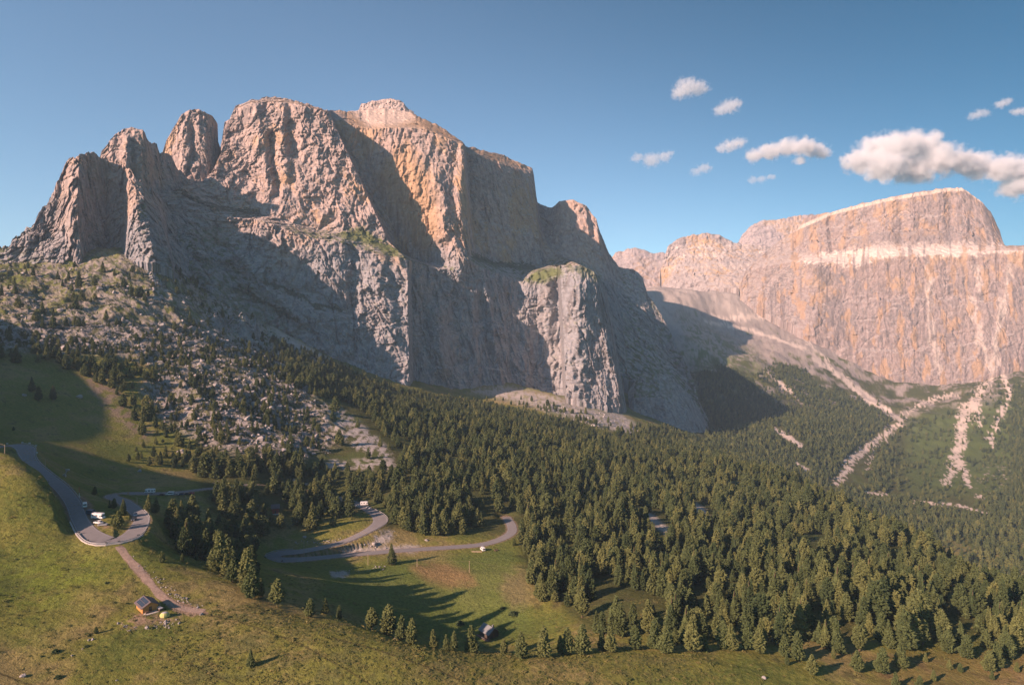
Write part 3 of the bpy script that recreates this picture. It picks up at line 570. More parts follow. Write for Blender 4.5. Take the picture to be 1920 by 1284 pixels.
rock("mountain", "slim dark rock spire in the gap left of the main block", [
 [(408,300,1720),(408,330,1710),(408,380,1700)],[(416,262,1720),(415,300,1710),(415,380,1700)],[(421,230,1722),(420,290,1712),(420,380,1702)],[(432,223,1725),(432,290,1715),(432,380,1705)],[(446,232,1760),(446,290,1750),(446,380,1740)],[(460,262,1800),(460,310,1790),(460,380,1780)]], res=1.2, scale=0.5, sky_n=2, seed=14, back=50)
rock("mountain", "shaded grey ridge falling to the right of the massif behind a rounded knob", [
 [(990,370,2350),(985,450,2250),(985,560,2150)],[(1015,384,2340),(1010,460,2200),(1010,580,2050)],[(1035,390,2290),(1030,470,2150),(1030,600,1950)],[(1050,377,2230),(1055,480,2120),(1060,620,1900)],[(1075,374,2205),(1085,490,2090),(1090,640,1840)],
 [(1098,386,2195),(1110,500,2080),(1115,660,1810)],[(1118,410,2195),(1130,510,2080),(1140,680,1790)],[(1126,438,2200),(1145,530,2080),(1160,700,1780)],[(1142,475,2210),(1160,560,2080),(1180,715,1780)],[(1160,500,2220),(1180,580,2080),(1205,725,1780)],
 [(1188,506,2240),(1205,600,2070),(1235,735,1780)],[(1205,520,2230),(1222,620,2060),(1260,745,1780)],[(1215,552,2200),(1235,640,2040),(1285,755,1780)],[(1240,590,2150),(1258,670,2010),(1305,770,1775)],[(1265,640,2070),(1280,700,1950),(1320,785,1765)],[(1300,710,1940),(1310,750,1860),(1335,800,1755)]],
 res=1.5, scale=1.1, seed=17, ochre=0.1, ribs=[([(1105,390),(1110,440)], 5, -20)])
rock("mountain", "low grassy rock spur below the foot of the massif", [
 [(1178,735,1620),(1179,755,1590),(1180,785,1560)],[(1190,715,1620),(1189,745,1580),(1188,790,1550)],[(1205,702,1630),(1205,745,1580),(1205,795,1550)],[(1235,698,1640),(1235,745,1580),(1235,805,1550)],[(1262,708,1650),(1262,755,1590),(1262,812,1550)],
 [(1288,735,1670),(1290,770,1610),(1290,818,1560)],[(1310,765,1690),(1310,795,1630),(1310,825,1570)],[(1330,800,1710),(1331,815,1660),(1332,838,1600)]], res=1.4, scale=0.7, seed=20, back=90)
rock("mountain", "farthest low pink summit beyond the high valley", [
 [(1130,500,4300),(1130,520,4200),(1130,560,4000)],[(1155,474,4300),(1155,500,4200),(1155,560,4000)],[(1185,464,4300),(1185,495,4200),(1185,560,4000)],[(1205,468,4300),(1205,495,4200),(1205,560,4000)],[(1228,475,4300),(1228,500,4200),(1228,560,4000)],[(1260,474,4300),(1260,500,4200),(1260,560,4000)],[(1300,478,4300),(1300,500,4200),(1300,560,4000)]],
 res=1.5, scale=1.2, amp=0.6, base_lo=(0.34,0.28,0.265), base=(0.34,0.28,0.265), seed=23, green=False, lift=1)
def bands(C, px, py, k2, k3, mixc):
    for yy, w in ((462, 4), (478, 5), (500, 3)):
        C = mixc(C, (0.56, 0.48, 0.42), sstep(1.2, 0.4, np.abs(py + 0.05 * (px - 1330) + 7 * k2 - yy) / w) * sstep(-0.2, 0.3, k3) * 0.9)
    return C
rock("mountain", "banded middle summit with snow pale ledges beyond the high valley", [
 [(1238,505,3800),(1240,520,3750),(1240,535,3700),(1240,550,3600)],[(1252,462,3800),(1252,500,3740),(1252,515,3690),(1250,550,3560)],[(1270,448,3800),(1270,480,3730),(1268,505,3640),(1266,550,3520)],[(1300,440,3800),(1300,475,3720),(1300,505,3610),(1300,548,3490)],[(1325,437,3800),(1325,475,3710),(1325,505,3590),(1325,545,3460)],
 [(1347,440,3800),(1347,475,3700),(1347,505,3580),(1347,543,3440)],[(1368,451,3800),(1368,475,3700),(1368,505,3570),(1368,540,3430)],[(1392,458,3800),(1392,478,3690),(1392,505,3560),(1392,540,3420)],[(1430,462,3800),(1430,480,3690),(1430,505,3560),(1430,540,3420)],[(1470,462,3800),(1470,480,3690),(1470,505,3560),(1470,540,3420)]],
 res=1.3, scale=1.2, amp=0.6, base_lo=(0.32,0.27,0.25), base=(0.32,0.27,0.25), seed=26, green=False, paint=bands, ochre=0.5, lift=1, ledges=[([(1240,488),(1320,478),(1400,482),(1470,486)], 26), ([(1240,515),(1330,508),(1420,512),(1470,512)], 22), ([(1262,462),(1320,455),(1380,462)], 18)])
rock("mountain", "far rounded summit with a pale cap left of the great table mountain", [
 [(1375,470,4400),(1375,490,4300),(1375,520,4100)],[(1392,440,4400),(1392,470,4300),(1392,520,4100)],[(1408,423,4400),(1408,460,4300),(1408,520,4100)],[(1425,414,4400),(1425,455,4300),(1425,520,4100)],[(1462,412,4400),(1462,450,4300),(1462,520,4100)],[(1490,405,4400),(1490,450,4300),(1490,520,4100)],[(1525,402,4400),(1525,450,4300),(1525,520,4100)],[(1560,404,4400),(1560,450,4300),(1560,520,4100)]],
 res=1.4, scale=1.2, amp=0.6, base_lo=(0.34,0.28,0.265), base=(0.34,0.28,0.265), seed=29, green=False, lift=1)
pord = [
 [(1385,540,3100),(1386,543,3095),(1387,546,3090),(1388,560,3050)],[(1400,508,3150),(1400,512,3140),(1400,516,3130),(1405,572,3000)],[(1425,482,3200),(1425,490,3170),(1425,500,3120),(1430,585,2950)],[(1460,452,3250),(1460,480,3150),(1460,496,3080),(1462,600,2900)],
 [(1495,430,3250),(1495,478,3130),(1495,489,3040),(1485,608,2860)],[(1508,410,3200),(1512,478,3080),(1512,489,3010),(1502,625,2820)],[(1530,403,3150),(1535,480,3030),(1535,490,2960),(1530,660,2760)],[(1562,397,3110),(1570,478,2990),(1570,492,2920),(1570,695,2700)],
 [(1610,383,3060),(1610,474,2940),(1605,497,2870),(1615,730,2640)],[(1660,372,3010),(1650,456,2900),(1645,480,2830),(1655,752,2600)],[(1720,360,2970),(1710,460,2860),(1710,478,2790),(1710,752,2570)],[(1780,352,2940),(1770,460,2830),(1775,478,2760),(1770,740,2550)],
 [(1803,352,2930),(1810,455,2810),(1815,478,2740),(1810,722,2540)],[(1838,376,2920),(1845,460,2800),(1850,472,2720),(1850,705,2530)],[(1858,398,2930),(1865,462,2790),(1870,470,2710),(1870,697,2530)],[(1874,430,2930),(1876,462,2790),(1885,470,2700),(1890,692,2530)],
 [(1882,461,2850),(1890,464,2790),(1905,470,2690),(1910,690,2530)],[(1920,460,2850),(1922,464,2790),(1930,470,2680),(1930,690,2520)],[(2050,430,2850),(2050,436,2790),(2060,446,2680),(2060,690,2480)],[(2350,420,2850),(2350,426,2790),(2350,436,2680),(2350,690,2400)]]
def paint_pord(C, px, py, k2, k3, mixc):
    C = mixc(C, (0.60, 0.51, 0.44), sstep(5, -5, poly_sd(px + 8 * k2, py + 8 * k3, [(1480,486),(1545,476),(1600,470),(1650,453),(1760,458),(1815,450),(1870,462),(1960,462),(1960,472),(1850,474),(1800,480),(1700,480),(1650,484),(1612,500),(1560,494),(1480,490)])) * 0.95)
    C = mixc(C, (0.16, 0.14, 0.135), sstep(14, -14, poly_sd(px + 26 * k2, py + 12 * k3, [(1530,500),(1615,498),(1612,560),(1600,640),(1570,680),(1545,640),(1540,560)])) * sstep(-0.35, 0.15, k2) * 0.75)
    for pl in ([(1820,560),(1840,640),(1860,700)], [(1890,500),(1885,560),(1870,620),(1865,690)], [(1740,500),(1745,600),(1760,700)], [(1830,500),(1840,540)]):
        C = mixc(C, (0.50, 0.43, 0.37), sstep(1.3, 0.3, line_d(px + 10 * k2, py + 6 * k3, pl, 7)) * 0.6)
    C = mixc(C, (0.37, 0.25, 0.16), sstep(0.22, 0.52, fbm(px / 20, py / 60, 0 * px, 4, 123) + 0.4 * k2 + 0.16 * (py < 470)) * 0.8)
    C = mixc(C, (0.15, 0.125, 0.12), sstep(0.25, 0.6, fbm(px / 7, py / 90, 0 * px, 4, 128) + 0.3 * fbm(px / 60, py / 60, 0 * px, 2, 129)) * 0.6)
    for yy in (408, 424, 442): C = mixc(C, (0.25, 0.21, 0.20), sstep(1.3, 0.5, np.abs(py + 0.10 * (px - 1660) + 5 * k3 - yy) / 3.5) * sstep(-0.2, 0.3, k3) * (px > 1500) * 0.6)
    C = mixc(C, (0.22, 0.185, 0.175), sstep(12, -8, poly_sd(px + 8 * k2, py + 5 * k3, [(1600,452),(1650,440),(1780,438),(1840,448),(1850,458),(1700,458),(1640,462)])) * 0.7)
    C = mixc(C, (0.50, 0.41, 0.34), sstep(1.2, 0.5, np.abs(py - np.interp(px, [1480,1560,1660,1780,1810,1840], [432,397,372,352,352,374]) - 3) / 4))
    return C
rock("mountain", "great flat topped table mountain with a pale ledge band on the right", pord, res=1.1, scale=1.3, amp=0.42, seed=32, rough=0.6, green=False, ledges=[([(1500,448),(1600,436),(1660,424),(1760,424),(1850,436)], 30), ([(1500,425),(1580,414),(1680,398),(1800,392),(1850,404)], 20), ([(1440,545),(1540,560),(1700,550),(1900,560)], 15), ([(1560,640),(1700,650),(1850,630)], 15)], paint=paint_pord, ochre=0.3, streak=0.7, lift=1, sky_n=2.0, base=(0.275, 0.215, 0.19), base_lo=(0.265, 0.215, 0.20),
     ribs=[([(1690,370),(1690,450)], 10, -14), ([(1780,370),(1785,450)], 12, -16), ([(1520,500),(1520,620)], 20, 25), ([(1555,410),(1560,470)], 6, -18)])
# ------------------------------------------------------------------ trees
def octa(n):
    v = np.array([[1,0,0],[-1,0,0],[0,1,0],[0,-1,0],[0,0,1],[0,0,-1]], float)
    f = np.array([[0,2,4],[2,1,4],[1,3,4],[3,0,4],[2,0,5],[1,2,5],[3,1,5],[0,3,5]])
    return v, f
def crown_geo(seed, n, R, shape, whorl=0.35):
    r = np.random.default_rng(seed); ov, of = octa(0); V = []; Fc = []
    prof = {'egg': lambda t: R * np.clip((t - 0.03) / 0.2, 0, 1)**0.55 * np.clip(1.02 - t, 0, 1)**0.62 * 1.25,
            'cone': lambda t: R * np.clip((t - 0.02) / 0.1, 0, 1)**0.6 * np.clip(1.02 - t, 0, 1)**0.95 * 1.25,
            'broad': lambda t: R * np.clip((t - 0.12) / 0.3, 0, 1)**0.7 * np.clip(1.02 - t, 0, 1)**0.5 * 1.2}[shape]
    tt = np.linspace(0.05, 0.985, 200); wts = prof(tt) + 0.02; cdf = np.cumsum(wts) / wts.sum()
    lean = r.normal(size=2) * 0.03; ph = r.random() * 6
    for i in range(n):
        t = np.interp((i + r.random()) / n, cdf, tt); a = i * 2.39996 + r.normal() * 0.4
        lob = 1 + 0.17 * math.sin(a * 2 + ph + t * 7) + 0.12 * math.sin(a * 3 + ph * 2 - t * 17) + 0.10 * math.sin(t * 38 + ph)
        rad = prof(t); rr = rad * lob * (0.62 + 0.42 * math.sqrt(r.random()))
        s = (0.035 + 0.030 * r.random()) * (R / 0.22)**0.5 * (150.0 / n)**0.36 * (0.65 + 0.6 * min(1, rad / R))
        ax = np.array([math.cos(a), math.sin(a), 0.35 + 0.3 * r.normal()]); ax /= np.linalg.norm(ax)
        tx = np.array([-math.sin(a), math.cos(a), 0]); up = np.cross(ax, tx)
        q = ov * (1 + 0.3 * r.normal(size=(6, 1))) ; q = q[:, :1] * ax * s * 1.35 + q[:, 1:2] * tx * s * 1.05 + q[:, 2:] * up * s * 0.75
        c = np.array([rr * math.cos(a) + lean[0] * t, rr * math.sin(a) + lean[1] * t, t - whorl * 0.1 * rr])
        V.append(q + c); Fc.append(of + 6 * i)
    V = np.concatenate(V); Fc = np.concatenate(Fc)
    k = 7; b0 = len(V); zs = [0.07, 0.3, 0.6, 0.93]
    for z in zs:
        for j in range(k):
            a = j / k * 2 * math.pi + z * 3; q = prof(z) * 0.62; V = np.vstack([V, [q * math.cos(a), q * math.sin(a), z]])
    ex = []
    for li in range(3):
        for j in range(k):
            a, b = b0 + li * k + j, b0 + li * k + (j + 1) % k; ex += [[a, b, b + k], [a, b + k, a + k]]
    return V, np.vstack([Fc, ex])
def trunk_geo(R=0.018, seed=0):
    r = np.random.default_rng(seed); V = []; Fc = []; k = 7
    for i, (z, s) in enumerate(((-0.06, 1.5), (0.0, 1.2), (0.08, 1.0), (0.35, 0.75), (0.7, 0.4), (0.97, 0.08))):
        o = r.normal(size=2) * 0.006 * i
        for j in range(k):
            a = j / k * 2 * math.pi; V.append([R * s * math.cos(a) + o[0], R * s * math.sin(a) + o[1], z])
    for i in range(5):
        for j in range(k): Fc.append([i * k + j, i * k + (j + 1) % k, (i + 1) * k + (j + 1) % k, (i + 1) * k + j])
    for b in range(5):                             # limbs
        z = 0.15 + 0.14 * b; a = b * 2.4 + r.random(); L = 0.12 * (1 - z * 0.8) * 1.3; b0 = len(V); w = R * 0.3
        e = np.array([math.cos(a), math.sin(a), 0.25]); sd = np.array([-math.sin(a), math.cos(a), 0])
        for q, ww in ((0.0, w), (L, w * 0.3)):
            for u_ in (sd * ww, np.array([0, 0, ww]), -sd * ww, np.array([0, 0, -ww])): V.append(list(e * q + u_ + np.array([0, 0, z])))
        for j in range(4): Fc.append([b0 + j, b0 + (j + 1) % 4, b0 + 4 + (j + 1) % 4, b0 + 4 + j])
    return np.array(V), np.array(Fc)
KINDS = [('egg', 0.19), ('egg', 0.23), ('cone', 0.14), ('egg', 0.16), ('broad', 0.25), ('cone', 0.18)]
CROWNS = []
for i, (sh, R) in enumerate(KINDS):
    v, f = crown_geo(100 + i, 420, R, sh); mm = mesh_np("crown", v, f); mm.materials.append(M_leaf); CROWNS.append(mm)
TRUNKS = []
for i in range(3):
    v, f = trunk_geo(0.019 + 0.003 * i, i); mm = mesh_np("trunk", v, f); mm.materials.append(M_bark); TRUNKS.append(mm)
tree_pos = []                                      # everything planted so far, to keep trunks apart
def tree(x, y, z, h, kind, tint, label, group, wide=1.0, rz=None):
    e = bpy.data.objects.new("stone_pine", None); COL.objects.link(e); e.location = (x, y, z - 0.15); e.empty_display_size = 0.5
    e.rotation_euler = (0, 0, random.random() * 6.28 if rz is None else rz); e.scale = (h * wide, h * wide, h)
    tag(e, label, "tree", group)
    t = bpy.data.objects.new("trunk", TRUNKS[kind % 3]); COL.objects.link(t); t.parent = e
    c = bpy.data.objects.new("crown", CROWNS[kind]); COL.objects.link(c); c.parent = e; c["tint"] = float(tint)
    tree_pos.append((x, y)); return e
random.seed(4)
ORD = "first second third fourth fifth sixth seventh eighth ninth tenth eleventh twelfth thirteenth fourteenth fifteenth sixteenth seventeenth eighteenth nineteenth twentieth twenty-first twenty-second twenty-third twenty-fourth twenty-fifth twenty-sixth twenty-seventh twenty-eighth twenty-ninth thirtieth".split()
def size_word(h, lo, hi): return "small" if h < lo else ("tall" if h > hi else "medium")
KW = {0: "rounded", 1: "broad", 2: "slender", 3: "narrow", 4: "spreading", 5: "pointed"}
def plant(lst, where, group, lo, hi, tint=(0.35, 0.8), ymax=1e9):
    seen = {}
    for i, (px, py, hp, k) in enumerate(lst):
        g = hit(px, py); q = py
        while g is not None and g[1] > ymax and q < py + 40: q += 1; g = hit(px, q)
        if g is None: continue
        x, y, z = g; h = max(1.0, (hp + 2) / F * y)
        lab = "%s %s pine, %s from left %s" % (size_word(hp, lo, hi), KW[k], ORD[i], where)
        tree(x, y, z, h, k, random.uniform(*tint), lab, group)
ROW1 = [(437,1087,42,1),(458,1112,30,3),(472,1122,64,0),(490,1118,34,3),(520,1138,52,4),(580,1156,34,1),(611,1150,28,0),(636,1150,26,3),(697,1166,42,4),(727,1182,58,1),(752,1190,46,0),(773,1197,48,0),(813,1206,34,0),(838,1212,30,3),(850,1206,38,3),(885,1217,52,0),(945,1229,32,0),(977,1233,50,0),(1018,1232,58,0),(1051,1226,36,3),(1063,1226,50,0),(1090,1226,55,1),(1130,1219,46,2),(1146,1222,47,0),(1192,1217,44,1),(1225,1216,50,0),(1247,1224,50,1),(1299,1221,66,0)]
ROW2 = [(1266,1208,30,0),(1280,1208,38,3),(1321,1219,30,0),(1357,1216,52,1),(1372,1219,50,0),(1402,1217,52,0),(1425,1224,44,1),(1470,1231,42,0),(1494,1237,54,0),(1476,1246,20,3),(1523,1264,38,1),(1547,1213,50,2),(1572,1224,64,2),(1563,1234,18,0),(1608,1258,40,1),(1610,1221,50,4),(1652,1261,48,1),(1690,1252,48,0),(1730,1203,46,4)]
ROW3 = [(1680,1288,28,0),(1723,1290,24,1),(1750,1276,20,0),(1776,1223,44,1),(1780,1254,17,1),(1800,1259,16,1),(1810,1233,44,1),(1853,1258,40,1),(1860,1273,15,0),(1870,1251,48,0),(1890,1234,48,1),(1906,1259,18,0),(1735,1240,16,0)]
plant(ROW1, "in the front row along the meadow edge", "stone pines along the meadow edge", 40, 50, ymax=282)
plant(ROW2, "in the right half of the front row", "stone pines along the meadow edge", 40, 50, ymax=282)
plant(ROW3, "scattered at the lower right corner", "pines scattered at the lower right", 20, 42)
plant([(213,953,18,1),(206,952,14,2),(230,966,30,5),(221,990,32,1),(212,984,16,0)], "inside the parking hairpin bend", "pines inside the hairpin", 17, 29)
plant([(60,733,26,5),(72,751,26,0),(100,750,26,0),(25,807,6,1),(177,928,15,1)], "standing apart on the shaded slope", "lone pines on the shaded slope", 10, 25, (0.3, 0.5))
plant([(278,957,30,5),(292,961,30,5),(325,996,32,1),(330,1012,34,1),(341,1016,38,0),(352,1020,40,0),(363,1022,36,3),(377,1027,30,0),(304,1054,20,1),(342,1052,14,0),(368,1050,14,3),(386,1046,26,5),(400,1068,40,1),(412,1020,40,3),(423,1046,44,0)], "in the stand below the parking hairpin", "pines below the hairpin", 21, 38)
for px, py, hp, k, lab in ((470,1249,34,5,"lone young pine with a long shadow on the open front meadow"),(735,1058,40,5,"solitary pointed pine on the verge beside the lower road"),
        (180,1187,13,1,"bushy young pine with a dark shadow left of the bare earth patch"),(964,1022,12,1,"small pine by the road just left of the forest edge")):
    x, y, z = hit(px, py); tree(x, y, z, (hp + 1) / F * y, k, 0.5, lab, None)
# low mountain pine shrubs on the open meadow
def bush_geo(seed, n=60):
    r = np.random.default_rng(seed); ov, of = octa(0); V = []; Fc = []
    for i in range(n):
        a = r.random() * 6.283; q = math.sqrt(r.random()); z = 0.75 * (1 - q * q) * r.random()**0.6
        c = np.array([q * math.cos(a), q * math.sin(a), z]); s = 0.17 + 0.13 * r.random()
        V.append(ov * (1 + 0.3 * r.normal(size=(6, 1))) * s * np.array([1, 1, 0.8]) + c); Fc.append(of + 6 * i)
    return np.concatenate(V), np.concatenate(Fc)
BUSHES = []
for i in range(4):
    v, f = bush_geo(200 + i); mm = mesh_np("shrub", v, f); mm.materials.append(M_leaf); BUSHES.append(mm)
for i, (px, py, r_, lab) in enumerate(((163,1212,4.5,"small dark shrub beside the pale stones"),(104,1222,7,"wide low dark shrub in the middle of the left meadow"),(78,1230,3,"tiny shrub left of the wide low shrub"),(109,1270,6.5,"dark double shrub near the lower left corner"),
        (130,1200,2.5,"tiny shrub between the wide shrub and the bushy pine"),(200,1093,4,"dark flat shrub on the left meadow above the hut"),(238,1131,2.5,"tiny shrub just left of the hut"),(431,1157,3.5,"small dark shrub right of the white stone"),(862,1170,8,"round dark shrub on the shaded pasture left of the grey hut"),(962,1152,9,"large round dark shrub on the pasture right of the grey hut"),(942,1140,5,"small dark shrub above the large round one on the pasture"),(167,1192,3,"tiny shrub touching the pale stones"))):
    g = hit(px, py)
    e = obj("shrub", BUSHES[i % 4], None, None, g); s = r_ / F * g[1]; e.scale = (s, s, s * 1.1); e.rotation_euler = (0, 0, i * 1.7); e["tint"] = 0.05
    tag(e, lab, "shrub", "shrubs on the open meadows")

# forests: where trees can grow, by region of the ground
MAIN = [(505,640),(560,652),(640,690),(760,735),(860,752),(940,765),(1060,790),(1200,832),(1330,852),(1500,895),(1650,965),(1800,1050),(1930,1130),(1930,1222),(1860,1232),(1790,1212),(1700,1222),(1650,1210),(1560,1212),(1440,1208),(1300,1206),(1200,1206),(1110,1185),(1075,1140),(1010,1130),(990,1085),(985,1040),(972,1010),(985,975),(950,950),(925,985),(870,1008),(790,1003),(745,990),(728,965),(700,938),(668,930),(655,950),(665,982),(600,994),(555,994),(500,1010),(440,985),(395,945),(408,925),(480,920),(500,898),(420,905),(390,900),(345,880),(350,850),(420,850),(520,850),(600,870),(740,880),(760,860),(735,830),(690,780),(640,750),(590,745),(540,720),(490,690)]
BOULD = [(-60,615),(120,640),(250,640),(330,610),(420,640),(505,640),(540,720),(600,790),(600,860),(500,860),(350,880),(230,870),(262,830),(300,810),(270,745),(200,690),(120,668),(60,660),(-60,670)]
LOWER = [(318,990),(350,972),(395,985),(440,988),(470,1003),(478,1040),(482,1085),(476,1114),(420,1078),(380,1062),(330,1032)]
CLEAR = [[(1085,1140),(1180,1100),(1260,1140),(1250,1175),(1130,1185)], [(1190,950),(1225,945),(1275,1005),(1240,1015)], [(585,740),(650,760),(745,860),(730,885),(610,890),(600,800)], [(700,840),(740,840),(745,860),(710,860)], [(1296,935),(1330,945),(1335,985),(1300,975)],
         [(1500,1010),(1545,1000),(1560,1040),(1500,1060)], [(640,1000),(770,1000),(770,1045),(500,1060),(500,1000)], [(480,930),(540,930),(540,965),(480,965)], [(300,930),(395,930),(392,985),(335,978)]]
xs_, ys_ = [], []
g = np.random.default_rng(21)
def jitter_grid(x0, x1, y0, y1, s):
    X, Yg = np.meshgrid(np.arange(x0, x1, s), np.arange(y0, y1, s), indexing='ij')
    return (X + g.uniform(-0.48, 0.48, X.shape) * s).ravel(), (Yg + g.uniform(-0.48, 0.48, X.shape) * s).ravel()
fx, fy = jitter_grid(-900, 620, 250, 1480, 6.6)
k = np.abs(fx / fy * F) < 1150; fx, fy = fx[k], fy[k]; fz = zat(fx, fy); fpx, fpy = proj(fx, fy, fz)
cl = noise(fx / 45, fy / 45, 0 * fx, 5) + 0.6 * noise(fx / 16, fy / 16, 0 * fx, 6)
dens = np.where(poly_sd(fpx, fpy, MAIN) < 0, 0.62 + 0.8 * cl, 0.0)
dens = np.maximum(dens, np.where(poly_sd(fpx, fpy, BOULD) < 0, 0.34 + 0.4 * cl, 0)); dens = np.maximum(dens, np.where(poly_sd(fpx, fpy, LOWER) < 0, 0.7 + 0.3 * cl, 0))
dens = np.maximum(dens, np.where(poly_sd(fpx, fpy, [(-60,500),(330,500),(480,600),(520,650),(330,612),(-60,618)]) < 0, 0.05 + 0.22 * cl, 0))
dens = np.maximum(dens, np.where(poly_sd(fpx, fpy, [(-40,640),(130,655),(230,700),(300,790),(330,830),(275,830),(205,735),(110,690),(-40,676)]) < 0, 0.42 + 0.5 * cl, 0))
dens = np.maximum(dens, np.where(poly_sd(fpx, fpy, [(900,750),(1060,780),(1200,832),(1330,852),(1200,815),(1100,775),(980,745)]) < 0, 0.10 + 0.25 * cl, 0))
for i_, c_ in enumerate(CLEAR): dens = np.where(poly_sd(fpx, fpy, c_) < 0, 0.03 if i_ < 6 else 0, dens)
rd = np.sqrt(((fx[:, None] - road_c[None, ::4, 0])**2 + (fy[:, None] - road_c[None, ::4, 1])**2).min(1)); dens = np.where(rd < 7.0, 0, dens)
cr_ = (fy > 900) & (fpx > 1250) & (fpy > 830) & (fpy < 900); dens = np.where((poly_sd(fpx, fpy, MAIN) >= 0) & (fpx > 1180) & (fpx < 1960) & (fpy > 800) & (fy > 420) & (fy < 1480), 0.6 + 0.4 * cl, dens)
kp = g.random(len(fx)) < dens; fx, fy, fz, fpx, fpy = fx[kp], fy[kp], fz[kp], fpx[kp], fpy[kp]
tp = np.array(tree_pos); md = np.sqrt(((fx[:, None] - tp[None, :, 0])**2 + (fy[:, None] - tp[None, :, 1])**2).min(1)); kp = md > 4.0
fx, fy, fz, fpx, fpy = fx[kp], fy[kp], fz[kp], fpx[kp], fpy[kp]
fh = np.clip(g.normal(12.0, 4.0, len(fx)), 3.0, 21) * (1 - 0.35 * (poly_sd(fpx, fpy, BOULD) < 0)) * (1 - 0.25 * sstep(700, 1300, fy))
# how much of each is in view: nearest ones are built one by one
vis = (fpx > -5) & (fpx < 1925) & (fpy - fh / fy * F < 1284)
order = np.argsort(np.where(vis, fh / fy, 0))[::-1]
N_IND = 300 - len(ROW1) - len(ROW2) - len(ROW3) - 30
ind = order[:N_IND]; rest = order[N_IND:]
FKIND = g.choice([0, 1, 2, 3, 4, 5], len(fx), p=[0.24, 0.16, 0.19, 0.19, 0.07, 0.15])
def region_label(px, py):
    if px < 620 and py > 985: return "dark green stone pine in the stand between the parking hairpin and the front meadow", "pines below the hairpin stand"
    if px < 760: return "green stone pine in the open wood around the upper road and cabins", "pines around the road and cabins"
    if px < 1010: return "green stone pine in the wood above the straight lower road", "pines above the lower road"
    if px < 1340: return "green stone pine in the dense wood behind the front row, right of the pasture", "pines right of the pasture"
    return "green stone pine in the dense wood on the falling slope at the right", "pines on the right slope"
for i in ind:
    lab, grp = region_label(fpx[i], fpy[i]); tree(fx[i], fy[i], fz[i], fh[i], int(FKIND[i]), g.beta(2.2, 2.2), lab, grp, g.uniform(0.85, 1.15))
def scatter(name, P_, scl, rot, idx, tint, protos, mtl, label, cat):
    mm = bpy.data.meshes.new(name); mm.vertices.add(len(P_)); mm.vertices.foreach_set("co", np.asarray(P_, np.float32).ravel())
    for nm, ty, d in (("scl", 'FLOAT_VECTOR', scl), ("rot", 'FLOAT_VECTOR', rot)):
        a = mm.attributes.new(nm, ty, 'POINT'); a.data.foreach_set("vector", np.asarray(d, np.float32).ravel())
    a = mm.attributes.new("idx", 'INT', 'POINT'); a.data.foreach_set("value", np.asarray(idx, np.int32))
    a = mm.attributes.new("tint", 'FLOAT', 'POINT'); a.data.foreach_set("value", np.asarray(tint, np.float32))
    o = obj(name, mm); tag(o, label, cat, kind="stuff")
    pc = bpy.data.collections.new(name + " shapes")
    for i, pm in enumerate(protos):
        po = bpy.data.objects.new("shape_%02d" % i, pm); pc.objects.link(po)
        if not pm.materials: pm.materials.append(mtl)
    ng = bpy.data.node_groups.new(name, 'GeometryNodeTree')
    ng.interface.new_socket("Geometry", in_out='INPUT', socket_type='NodeSocketGeometry'); ng.interface.new_socket("Geometry", in_out='OUTPUT', socket_type='NodeSocketGeometry')
    N = ng.nodes; gi = N.new("NodeGroupInput"); go = N.new("NodeGroupOutput"); ip = N.new("GeometryNodeInstanceOnPoints"); ci = N.new("GeometryNodeCollectionInfo")
    ci.inputs["Collection"].default_value = pc; ci.inputs["Separate Children"].default_value = True; ci.inputs["Reset Children"].default_value = True
    def na(nm, ty):
        q = N.new("GeometryNodeInputNamedAttribute"); q.data_type = ty; q.inputs["Name"].default_value = nm; return q.outputs["Attribute"]
    L = ng.links
    L.new(gi.outputs[0], ip.inputs["Points"]); L.new(ci.outputs[0], ip.inputs["Instance"]); ip.inputs["Pick Instance"].default_value = True
    L.new(na("idx", 'INT'), ip.inputs["Instance Index"]); L.new(na("rot", 'FLOAT_VECTOR'), ip.inputs["Rotation"]); L.new(na("scl", 'FLOAT_VECTOR'), ip.inputs["Scale"])
    L.new(ip.outputs[0], go.inputs[0])
    md_ = o.modifiers.new("scatter", 'NODES'); md_.node_group = ng
    return o
def low_tree(seed, n, R, shape):
    v, f = crown_geo(seed, n, R, shape); tv, tf = trunk_geo(0.02, seed)
    mm = mesh_np("low_tree", v, f); mm.materials.append(M_leaf); return mm
LOW = [low_tree(300 + i, 150, R, sh) for i, (sh, R) in enumerate(KINDS)]
r3 = np.array([fx[rest], fy[rest], fz[rest] - 0.2]).T
wd = g.uniform(0.85, 1.2, len(rest))
scatter("pine_forest", r3, np.stack([fh[rest] * wd, fh[rest] * wd, fh[rest]], 1), np.stack([0 * wd, 0 * wd, g.uniform(0, 6.28, len(rest))], 1), FKIND[rest], g.beta(2, 2, len(rest)), LOW, M_leaf, "dense stone pine forest covering the slope under the cliffs", "forest")
